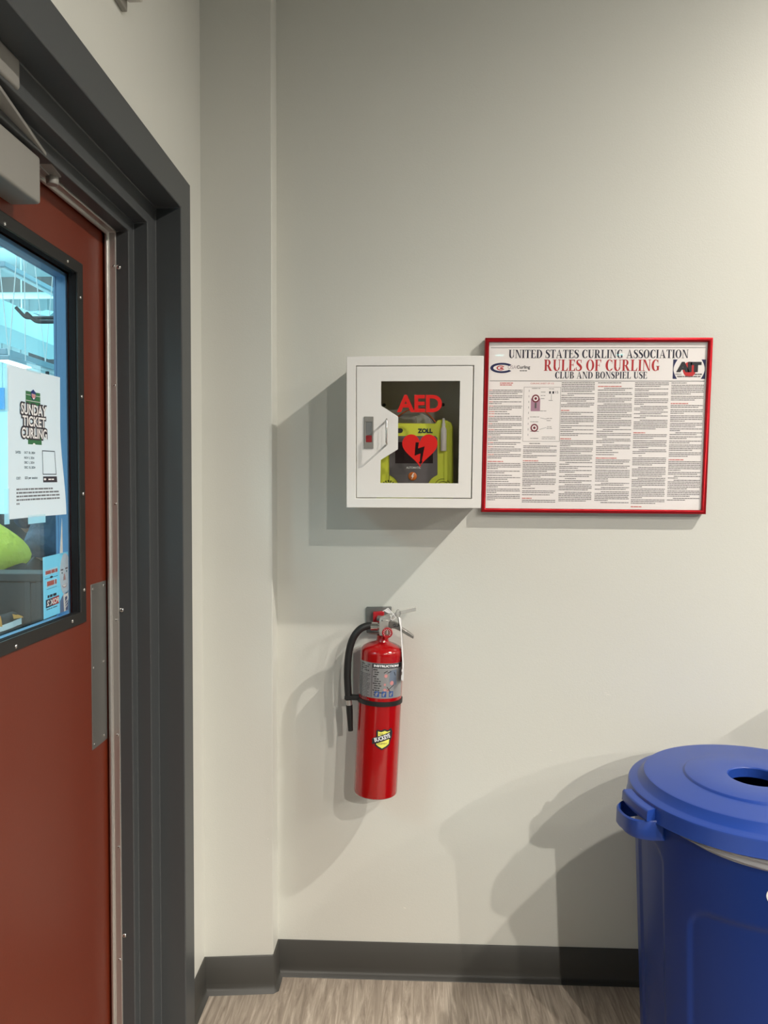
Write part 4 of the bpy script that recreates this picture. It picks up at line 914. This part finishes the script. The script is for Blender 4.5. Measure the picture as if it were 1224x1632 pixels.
for u in (0.190, 0.182, 0.176): words(dg, a, u, u+0.002, 0.40, 0.03, TXT, unit=0.003)
for k in range(9): fr(dg, a, 0.1895, 0.285+0.033*k, 0.1912, 0.297+0.033*k, TXT, 1)
for u in (0.283, 0.298): fr(dg, a, u, 0.293, u+0.008, 0.308, OUTL, 1)
put_sans(dg, '15', a, 0.312, 0.325, 0.306, 0.292, GREYINK); fr(dg, a, 0.2935, 0.308, 0.2948, 0.345, GREYINK, 1)
for p0_, p1_ in (((0.245, 0.452), (0.276, 0.460)), ((0.243, 0.522), (0.274, 0.510))): flat(dg, a, [p0_, p1_, (p1_[0], p1_[1]+0.0016), (p0_[0], p0_[1]+0.0016)], GREYINK)
dg.build('sheet_diagram', fr_)

# ================================================================== fire extinguisher on its wall hook
YC = D-0.088
pb, pt = WY(598.3, 1262, YC), WY(608.3, 1050, YC)
TILT = math.atan2(pt.x-pb.x, pt.z-pb.z)
ex = empty('fire_extinguisher', pb, 'red dry chemical fire extinguisher hanging on the wall below the white cabinet', 'fire extinguisher', rot=(0, TILT, 0))
RI = Euler((0, TILT, 0)).to_matrix().inverted()
def LX(px, py, dy=0.0): return RI @ (WY(px, py, YC+dy)-pb)
RR = 0.0605
HB = LX(608, 1037.5).z
REDP = mat('extinguisher_red', srgb(164, 10, 14), 0.16, spec=0.5, coat=0.35)
mb = MB()
hn = LX(609, 1020).z
mb.lathe([(0.001, -0.002), (0.050, -0.002), (0.056, 0.0), (0.0595, 0.003), (RR, 0.008), (RR, HB-0.004), (0.0597, HB+0.0035), (0.0575, HB+0.0085), (0.053, HB+0.0135), (0.046, HB+0.018), (0.036, HB+0.0225), (0.025, HB+0.026), (0.0185, HB+0.029), (0.0168, HB+0.033), (0.0165, hn+0.014), (0.001, hn+0.014)], REDP, seg=96)
mb.build('cylinder', ex, local=True, smooth=35)
def CYL(s_, h, d=0.0): t = s_/RR; return Vector(((RR+d)*math.sin(t), -(RR+d)*math.cos(t), h))
hs = LX(608, 1113).z
# instruction sleeve
h0, h1 = hs+0.016, LX(608, 1049.5).z
LBL = mat('label_silver', srgb(158, 158, 160), 0.32, metal=0.35)
sl = MB(); sl.grid(40, 2, lambda i, j: CYL(-0.078+0.156*i/39, h0+(h1-h0)*j, 0.0004), LBL); lab = sl.build('label', ex, local=True, smooth=40)
def CL(d): return lambda s_, h: CYL(s_, h, d)
def crect(mb, s0, hh0, s1, hh1, material, d=0.0007, n=8): mb.grid(n+1, 2, lambda i, j: CYL(s0+(s1-s0)*i/n, hh0+(hh1-hh0)*j, d), material)
pr = MB(); hh = h1-h0
sp = -0.0225
crect(pr, sp, h1-0.0135, 0.066, h1-0.0015, INK); put_sans(pr, 'INSTRUCTIONS', CL(0.0011), sp+0.004, 0.056, h1-0.0105, h1-0.0040, WINK, 0.05)
crect(pr, sp-0.0006, h0+0.002, sp+0.0004, h1-0.0015, INK)
INS = mat('ink_label', srgb(70, 68, 70), 0.5)
f7 = CL(0.0007)
for k in range(4): words(pr, f7, -0.062, sp-0.004, h1-0.008-0.0055*k, 0.003, INS, fill=(0.9, 0.8, 0.6, 0.9)[k], unit=0.0030)
for k in range(18): words(pr, f7, -0.066 if k % 3 else -0.068, sp-0.003, h1-0.034-0.0041*k, 0.0019, GREYINK, fill=rg.uniform(0.7, 1), unit=0.0018)
crect(pr, -0.074, h0+0.006, -0.071, h1-0.004, INS)
for k, (n_, i_) in enumerate(((0.012, 0), (0.012, 1), (0.010, 1), (0.010, 0), (0.014, 1), (0.018, 1), (0.021, 0), (0.020, 1), (0.017, 1), (0.019, 0), (0.022, 1), (0.019, 1))):
    words(pr, f7, sp+0.003+0.004*i_, sp+0.003+0.004*i_+n_, h1-0.020-0.0062*k, 0.0032, INS, unit=0.0026)
PNK = mat('ink_pink', srgb(206, 140, 140), 0.5); BLU = mat('ink_mid_blue', srgb(44, 82, 150), 0.5); SHD = mat('ink_label_blue', srgb(112, 124, 142), 0.5)
pr.fine(((0.026, h1-0.020), (0.048, h1-0.017), (0.050, h1-0.060), (0.030, h1-0.060), (0.026, h1-0.045)), CL(0.0007), SHD, 0.005)
for s_, h, r in ((0.016, 0.034, 0.0045), (0.014, 0.058, 0.003), (0.034, 0.054, 0.0055), (0.014, 0.072, 0.0035), (0.022, 0.074, 0.003)):
    pr.poly([CYL(s_+r*math.cos(a*PI/7), h1-h+r*1.1*math.sin(a*PI/7), 0.0010) for a in range(14)], PNK)
for p0_, p1_ in (((0.020, 0.020), (0.010, 0.026)), ((0.020, 0.026), (0.030, 0.022)), ((0.022, 0.074), (0.040, 0.060)), ((0.020, 0.064), (0.030, 0.078)), ((0.040, 0.024), (0.044, 0.034))):
    q = Vector((p1_[0]-p0_[0], p1_[1]-p0_[1], 0)).normalized(); nx, ny = -q.y*0.0009, q.x*0.0009
    pr.add([CYL(p0_[0]+nx, h1-p0_[1]-ny, 0.0012), CYL(p1_[0]+nx, h1-p1_[1]-ny, 0.0012), CYL(p1_[0]-nx, h1-p1_[1]+ny, 0.0012), CYL(p0_[0]-nx, h1-p0_[1]+ny, 0.0012)], [(0, 1, 2, 3)], INK)
for s_ in (-0.013, 0.0065, 0.0270):
    crect(pr, s_, h0+0.004, s_+0.0125, h0+0.0195, BLU)
    pr.poly([CYL(s_+x, h0+0.004+z, 0.0010) for x, z in ((0.003, 0.002), (0.006, 0.002), (0.010, 0.012), (0.006, 0.013), (0.002, 0.008))], LBL)
pr.build('print', lab, local=True)
# shield emblem
em = MB(); hc = LX(612, 1178, -RR).z; sc = 0.016
K = 0.00172
EM = lambda d: (lambda x, y: CYL(sc+(x-612.5)*K, hc-(y-1178)*K, d))
YEL = mat('emblem_yellow', srgb(240, 236, 110), 0.4)
sh_o = [(601, 1166), (603, 1163.3), (609, 1164.3), (614, 1162.3), (620, 1164.4), (626, 1161.0), (629, 1168), (628, 1177), (625.5, 1182), (624.5, 1188.5), (619, 1192.6), (611.5, 1196.2), (605.5, 1193.2), (600, 1189), (600.3, 1184), (601.5, 1176)]
em.fine(sh_o, EM(0.0004), INK, 2.5)
em.fine(((604, 1166), (609, 1167.3), (614.5, 1165.2), (619.5, 1167), (624, 1165.6), (623.5, 1176), (622.6, 1186.5), (618, 1190), (611.5, 1193.4), (605.5, 1190), (602, 1187), (604.3, 1178)), EM(0.0007), YEL, 2.5)
em.fine(((595, 1178), (599.5, 1175.6), (627.0, 1166.3), (628.0, 1175.4), (623.5, 1178.6), (600, 1186), (595.8, 1187.2)), EM(0.0010), INK, 2.5)
cosb, sinb = math.cos(-0.285), math.sin(-0.285)
def BN(x, y): return EM(0.0013)(599.5+x*cosb-y*sinb, 1184.2+x*sinb+y*cosb)
put_sans(em, 'BUCKEYE', BN, 0.5, 26.5, -0.6, -7.6, WINK, 0.03)
put_sans(em, 'FIRE', EM(0.0010), 606, 612.5, 1171.8, 1169.2, OUTL); put_sans(em, 'EQUIPMENT', EM(0.0010), 604, 620, 1187.5, 1184.6, OUTL)
em.build('emblem', ex, local=True)
# rubber strap with the hose clip
st = MB(); st.lathe([(RR+0.0003, hs-0.0065), (RR+0.003, hs-0.0060), (RR+0.003, hs+0.0060), (RR+0.0003, hs+0.0065)], RUBBER, seg=72)
st.build('strap', ex, local=True, smooth=40)
hx = lambda px, py: LX(px, py, -0.012)
cl = MB(); c = hx(557, 1111); cl.box((c.x-0.0135, c.y-0.010, c.z-0.006), (-RR+0.004, c.y+0.012, c.z+0.006), RUBBER); cl.build('hose_clip', ex, local=True, bevel=0.002)
# hose
ho = MB(); P = [hx(*q) for q in ((592, 998), (584, 998.8), (574, 1003), (564.5, 1014), (558.2, 1030), (554.8, 1050), (553.6, 1075), (554.6, 1100), (556.0, 1115))]
P[0].y += 0.012; P[1].y += 0.009; P[2].y += 0.004
ho.tube(catmull(P, 8), 0.0102, RUBBER, seg=20); ho.build('hose', ex, local=True, smooth=50)
fe = MB(); P = [hx(556.0, 1114), hx(556.6, 1124)]; fe.tube(P, 0.0078, ALU, seg=20); tag(fe.build('ferrule', ex, local=True, smooth=50), 'silver ferrule')
nz = MB(); nz.tube([hx(556.6, 1123.5), hx(557.2, 1135), hx(558.4, 1158), hx(558.8, 1164.5)], [0.0092, 0.0090, 0.0072, 0.0070], RUBBER, seg=20); nz.build('nozzle', ex, local=True, smooth=50)
co = MB(); P = [LX(591, 998.2), LX(602, 998.4), LX(602.1, 998.4), LX(608, 998.6)]
co.tube(P, [0.0120, 0.0120, 0.0085, 0.0085], CHROME, seg=24); tag(co.build('coupling', ex, local=True, smooth=40), 'bright metal hose coupling')
# valve, gauge, levers
va = MB(); q = [LX(x, y) for x, y in ((605.5, 986), (620, 986), (619, 1004), (617, 1012), (605, 1012), (604, 1003))]
va.prism([v+Vector((0, -0.014, 0)) for v in q], (0, 0.028, 0), CAST); vo = va.build('valve', ex, local=True, bevel=0.002)
g = LX(617.3, 1008, -0.030); ga = MB()
ga.tube([LX(617.3, 1006, -0.006), g], 0.006, CAST, seg=12)
ga.lathe([(0.0005, 0.001), (0.0125, 0.001), (0.0145, 0.0), (0.0145, -0.007), (0.0128, -0.008), (0.0122, -0.0062), (0.0005, -0.006)], mat('gauge_red', srgb(172, 34, 40), 0.3), c=g, seg=36, axis='y'); go = ga.build('gauge', ex, local=True, smooth=40)
ga = MB(); ga.disc(g+Vector((0, -0.0064, 0)), 0.0072, mat('gauge_face', srgb(120, 92, 84), 0.4), seg=24)
for k in range(10):
    a = -0.7+k*(PI+1.4)/9; ga.disc(g+Vector((0.0095*math.cos(a), -0.0064, 0.0095*math.sin(a))), 0.0011, WINK, seg=8)
ga.add([g+Vector(v) for v in ((-0.0006, -0.0068, -0.003), (0.0006, -0.0068, -0.003), (0.0004, -0.0068, 0.008), (-0.0004, -0.0068, 0.008))], [(0, 1, 2, 3)], WINK)
ga.build('gauge_dial', go, local=True)
def lever(m_, tops, w, t, material):                     # a channel: top plate with a front and a back flange
    P = tops; n = len(P)
    L = []
    for p in P:
        L.append([p+Vector((0, -w, 0)), p+Vector((0, w, 0)), p+Vector((0, w, -t)), p+Vector((0, w-0.002, -t)), p+Vector((0, w-0.002, -0.002)), p+Vector((0, -w+0.002, -0.002)), p+Vector((0, -w+0.002, -t)), p+Vector((0, -w, -t))])
    m_.rings(L, material); m_.add(L[0], [tuple(range(8))], material); m_.add(L[-1], [tuple(range(8))], material)
lv = MB(); lever(lv, [LX(604.5, 986.5, -0.012)+Vector((0, 0.012, 0)), LX(611, 984, -0.012)+Vector((0, 0.012, 0)), LX(625, 978.4, -0.012)+Vector((0, 0.012, 0)), LX(640, 973.2, -0.012)+Vector((0, 0.012, 0)), LX(663, 968.2, -0.012)+Vector((0, 0.012, 0))], 0.0115, 0.0105, BRIGHT)
lv.build('discharge_lever', ex, local=True, bevel=0.0008)
lv = MB(); a_, b_ = LX(605.5, 988, -0.013), LX(622, 992.5, -0.013)
lv.prism([LX(x, y, -0.0135) for x, y in ((605.3, 985.2), (621, 979.8), (625, 983), (622, 990.5), (606, 993.0))], (0, 0.027, 0), CAST); lv.build('lever_bracket', ex, local=True, bevel=0.0012)
c = LX(609.0, 989.0, -0.0137); lv = MB(); lv.lathe([(0.0004, -0.0016), (0.0022, -0.0014), (0.0026, 0)], STEEL, c=c, seg=16, axis='y'); lv.build('pivot_pin', vo, local=True, smooth=40)
cw = [LX(x, y, -0.010) for x, y in ((618, 991), (628, 991.5), (637, 995.5), (640.5, 1001), (650, 1007), (659.8, 1014.5), (658.5, 1018.3), (648, 1012.5), (639, 1006.5), (629, 1001.8), (620, 1001))]
lv = MB(); lv.prism(cw, (0, 0.020, 0), mat('carry_zinc', srgb(140, 138, 134), 0.35, metal=0.7)); lv.build('carry_handle', ex, local=True, bevel=0.0012)
pn = MB(); c = LX(634.5, 977.5, -0.018); r = 0.0082
pn.tube([c+Vector((0.75*r*math.cos(a*PI/12), 0, 1.25*r*math.sin(a*PI/12))) for a in range(25)], 0.0009, STEEL, seg=8); pn.build('pull_ring', ex, local=True, smooth=60)
pn = MB(); pn.tube(catmull([LX(x, y, -0.019) for x, y in ((626, 996.5), (629.5, 994.8), (630, 998), (627, 998.5), (633.5, 998.6), (635.5, 995), (634.8, 988), (634, 983))], 6), 0.0008, INK, seg=8); pn.build('pin_chain', ex, local=True, smooth=60)
SEAL = mat('seal_white', (0.80, 0.79, 0.80), 0.35)
pn = MB(); pn.tube(catmull([LX(x, y, -0.018) for x, y in ((610, 974.5), (615, 971.5), (618.5, 969.6), (621, 972.4), (626, 978), (630.5, 984.8))], 5), 0.0011, SEAL, seg=8)
pn.tube(catmull([LX(x, y, -0.0185) for x, y in ((630.5, 984.8), (627.5, 979.5), (624, 981.5), (622.8, 986.5), (626, 988.2), (630.5, 984.8))], 5), 0.0010, SEAL, seg=8)
pn.prism([LX(x, y, -0.0180) for x, y in ((612, 973.8), (618, 970.6), (624, 977), (619, 977.5))], (0, 0.0006, 0), SEAL); pn.build('tamper_seal', ex, local=True, smooth=60)
# hanging inspection tag, seen nearly edge on
tg = MB(); T = [((635.2, 983, -0.020), (639.8, 986, -0.012)), ((638.3, 1000, -0.020), (641.2, 1002, -0.004)), ((640.2, 1030, -0.024), (642.4, 1030, -0.002)), ((641.8, 1060, -0.052), (644.2, 1060, -0.012)), ((640.6, 1085, -0.058), (643.4, 1085, -0.016))]
tg.grid(2, len(T), lambda i, j: LX(*T[j][i]), SEAL); to = tg.build('inspection_tag', ex, local=True, smooth=60)
md = to.modifiers.new('solid', 'SOLIDIFY'); md.thickness = 0.0008
tg = MB(); tg.prism([LX(x, y, -0.060) for x, y in ((640, 1067), (643.6, 1066.2), (643.4, 1085.5), (639.4, 1083.5), (639.6, 1076), (641.4, 1076.4), (641.6, 1070), (639.8, 1071))], (0, 0.001, 0), SEAL); tg.build('tag_flap', to, local=True)
# wall bracket
wb = empty('extinguisher_bracket', WY(604, 1007, D-0.006), 'grey wall plate with a red hook behind the extinguisher valve', 'bracket')
BRK = mat('bracket_grey', srgb(112, 114, 112), 0.45, metal=0.2)
mb = MB(); mb.prism([WY(x, y, D-0.012) for x, y in ((583.5, 968), (624, 967), (624, 1008), (584, 1009))], (0, 0.0118, 0), BRK); mb.build('wall_plate', wb, bevel=0.0025)
mb = MB(); mb.prism([WY(x, y, D-0.030) for x, y in ((594.5, 976), (612, 975), (612, 992), (594.5, 993))], (0, 0.0182, 0), mat('hook_red', srgb(176, 22, 34), 0.4)); tag(mb.build('hook_tab', wb, bevel=0.0015), 'red hook tab')
mb = MB(); mb.box((WY(605, 980, D-0.03).x-0.006, D-0.075, WY(605, 984, D-0.04).z-0.004), (WY(605, 980, D-0.03).x+0.006, D-0.029, WY(605, 984, D-0.04).z+0.004), BRK); mb.build('hook_arm', wb, bevel=0.001)
mb = MB(); mb.prism([WY(x, y, D-0.016) for x, y in ((562.5, 1034), (575, 1030), (575, 1108), (562.5, 1108))], (0, 0.0155, 0), mat('rail_grey', srgb(176, 172, 166), 0.5)); mb.build('guide_rail', wb, bevel=0.001)

# ================================================================== blue recycling can
CX0, CY0 = 0.803, 1.822
can = empty('recycling_can', (CX0, CY0, 0), 'large blue round recycling can with a lid and a clear liner in the right corner', 'recycling can')
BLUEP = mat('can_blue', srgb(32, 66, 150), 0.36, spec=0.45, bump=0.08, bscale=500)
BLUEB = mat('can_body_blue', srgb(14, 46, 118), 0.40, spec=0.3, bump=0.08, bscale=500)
mb = MB()
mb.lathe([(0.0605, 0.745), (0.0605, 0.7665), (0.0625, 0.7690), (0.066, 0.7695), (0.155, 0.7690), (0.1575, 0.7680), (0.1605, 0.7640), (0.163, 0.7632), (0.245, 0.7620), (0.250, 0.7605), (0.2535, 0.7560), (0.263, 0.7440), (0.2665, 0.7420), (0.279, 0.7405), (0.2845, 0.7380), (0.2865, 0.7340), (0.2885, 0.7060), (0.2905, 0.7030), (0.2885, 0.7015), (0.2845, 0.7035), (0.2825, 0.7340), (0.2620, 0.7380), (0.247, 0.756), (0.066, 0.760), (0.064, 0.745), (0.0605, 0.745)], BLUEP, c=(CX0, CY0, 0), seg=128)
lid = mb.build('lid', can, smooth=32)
HA = math.radians(190.5)                                   # direction of the visible carrying handle
def pol(r, a, z): return Vector((CX0+r*math.cos(a), CY0+r*math.sin(a), z))
tb = MB(); n = 14; L = []
for k in range(n+1):
    a = HA-0.20+0.40*k/n; L.append([pol(0.282, a, 0.7330), pol(0.3055, a, 0.7310), pol(0.3085, a, 0.7270), pol(0.3100, a, 0.7060), pol(0.282, a, 0.7060)])
tb.rings(L, BLUEP); tb.poly(L[0], BLUEP); tb.poly(L[-1], BLUEP); tb.build('lid_tab', can, bevel=0.003, seg=3)
tb = MB(); n = 14; L = []
for k in range(n+1):
    a = HA+PI-0.20+0.40*k/n; L.append([pol(0.282, a, 0.7330), pol(0.3055, a, 0.7310), pol(0.3085, a, 0.7270), pol(0.3100, a, 0.7060), pol(0.282, a, 0.7060)])
tb.rings(L, BLUEP); tb.poly(L[0], BLUEP); tb.poly(L[-1], BLUEP); tb.build('lid_tab', can, bevel=0.003, seg=3)
RT, RB = 0.272, 0.245
def sd_rr(x, y, hx_, hy_, r):
    qx, qy = abs(x)-hx_+r, abs(y)-hy_+r
    return math.hypot(max(qx, 0), max(qy, 0))+min(max(qx, qy), 0)-r
FA = HA+PI/2                                             # front panel lies between the handles
def body_r(a, z):
    r = RB+(RT-RB)*(z/0.70)
    for k in range(2):
        da = (a-FA-k*PI+PI) % (2*PI)-PI
        d = sd_rr(da*0.26, z-0.27, 0.286, 0.275, 0.05)
        r -= 0.0065*smoothstep(0.003, -0.008, d)
        da = (a-HA-k*PI+PI) % (2*PI)-PI
        d = sd_rr(da*0.26, z-0.30, 0.056, 0.345, 0.045); r -= 0.0050*smoothstep(0.003, -0.007, d)
    return r
NA, NZ = 420, 110
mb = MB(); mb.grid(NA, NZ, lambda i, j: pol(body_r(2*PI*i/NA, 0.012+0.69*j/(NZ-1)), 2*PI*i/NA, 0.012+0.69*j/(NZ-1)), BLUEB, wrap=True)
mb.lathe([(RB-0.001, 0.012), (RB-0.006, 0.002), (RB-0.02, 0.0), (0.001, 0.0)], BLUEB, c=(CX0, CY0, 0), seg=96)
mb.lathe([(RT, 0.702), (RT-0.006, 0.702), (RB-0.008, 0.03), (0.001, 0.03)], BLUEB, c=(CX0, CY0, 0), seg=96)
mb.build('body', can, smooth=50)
for hh_ in (HA, HA+PI):                                  # bail handles
    hb = MB(); L = []; n = 24
    for k in range(n+1):
        f = -1+2*k/n; a = hh_+0.245*f; r = 0.272+0.060*(1-abs(f)**3.2); 
        zt2 = 0.709-0.005*(1-abs(f)**2); zb2 = zt2-0.038-0.008*abs(f)
        L.append([pol(r, a, zb2), pol(r+0.004, a, zb2+0.006), pol(r+0.003, a, zt2-0.003), pol(r-0.001, a, zt2), pol(r-0.005, a, zt2-0.004), pol(r-0.005, a, zb2)])
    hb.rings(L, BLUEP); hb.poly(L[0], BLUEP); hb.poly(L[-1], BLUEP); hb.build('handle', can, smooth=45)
# clear liner showing below the lid
LIN = glass('liner_film', (0.90, 0.90, 0.90), 0.10, 0.18, film=(0.62, 0.60, 0.58), film_fac=0.45)
def liner(i, j):
    a = HA+0.36+(2.5)*i/149; f = i/149; drop = 0.036*math.sin(PI*min(1, f*1.0))**0.8
    t = j/21; z = 0.712-0.012*t-drop*t
    return pol(0.2755+0.006*math.sin(PI*t)+0.0042*math.sin(t*17+4*f+math.sin(i*0.09)*1.2)*t, a, z)
mb = MB(); mb.grid(150, 22, liner, LIN); mb.build('liner', can, smooth=80)
# printed white emblem on the front, its edge just in view
mb = MB()
ac = math.atan2(WY(1222, 1426, CY0-0.22).y-CY0, WY(1222, 1426, CY0-0.22).x-CX0)
for px_off in (0,):
    zc = 0.0
rim = None
best = None
for k in range(400):
    a = PI+PI*k/400; z0_ = 0.60
    p = pol(body_r(a, z0_), a, z0_); d = p-ORG; x_ = CX+F*d.dot(AR)/d.dot(AF)
    if best is None or abs(x_-1220) < best[0]: best = (abs(x_-1220), a)
a0 = best[1]; za = None
for k in range(200):
    z_ = 0.45+0.2*k/200; p = pol(body_r(a0, z_), a0, z_); d = p-ORG; y_ = CY-F*d.dot(AU)/d.dot(AF)
    if za is None or abs(y_-1427) < za[0]: za = (abs(y_-1427), z_)
zc = za[1]
mb.grid(37, 2, lambda i, j: pol(body_r(a0, zc)+0.0012, a0+(0.020-(0.020-0.008*j)*math.cos(2*PI*i/36))/0.265, zc+(0.020-0.008*j)*math.sin(2*PI*i/36)), mat('print_white', (0.85, 0.88, 0.9), 0.4))
mb.build('emblem', can)

# an unseen low cabinet, added to cast the shadow above the can
sc_ = empty('shadow_cabinet', (1.55, 1.98, 0), 'unseen grey cabinet added right of the blue recycling can for its shadow', 'cabinet')
SG = mat('cabinet_grey', srgb(150, 148, 142), 0.5)
mb = MB(); mb.box((1.24, 1.78, 0.06), (1.86, 2.215, 0.93), SG); mb.box((1.27, 1.81, 0), (1.83, 2.2, 0.06), DARK); mb.build('body', sc_, bevel=0.003)
mb = MB(); mb.box((1.225, 1.765, 0.93), (1.875, 2.2, 0.96), SG); mb.build('top', sc_, bevel=0.003)
for k in range(2):
    mb = MB(); mb.box((1.245+0.31*k, 1.762, 0.08), (1.545+0.31*k, 1.78, 0.92), SG); d_ = mb.build('door', sc_, bevel=0.002)
    xk = 1.53 if k == 0 else 1.57
    mb = MB(); mb.tube([(xk, 1.745, 0.55), (xk, 1.745, 0.67)], 0.005, CHROME, seg=10); mb.build('handle', d_)
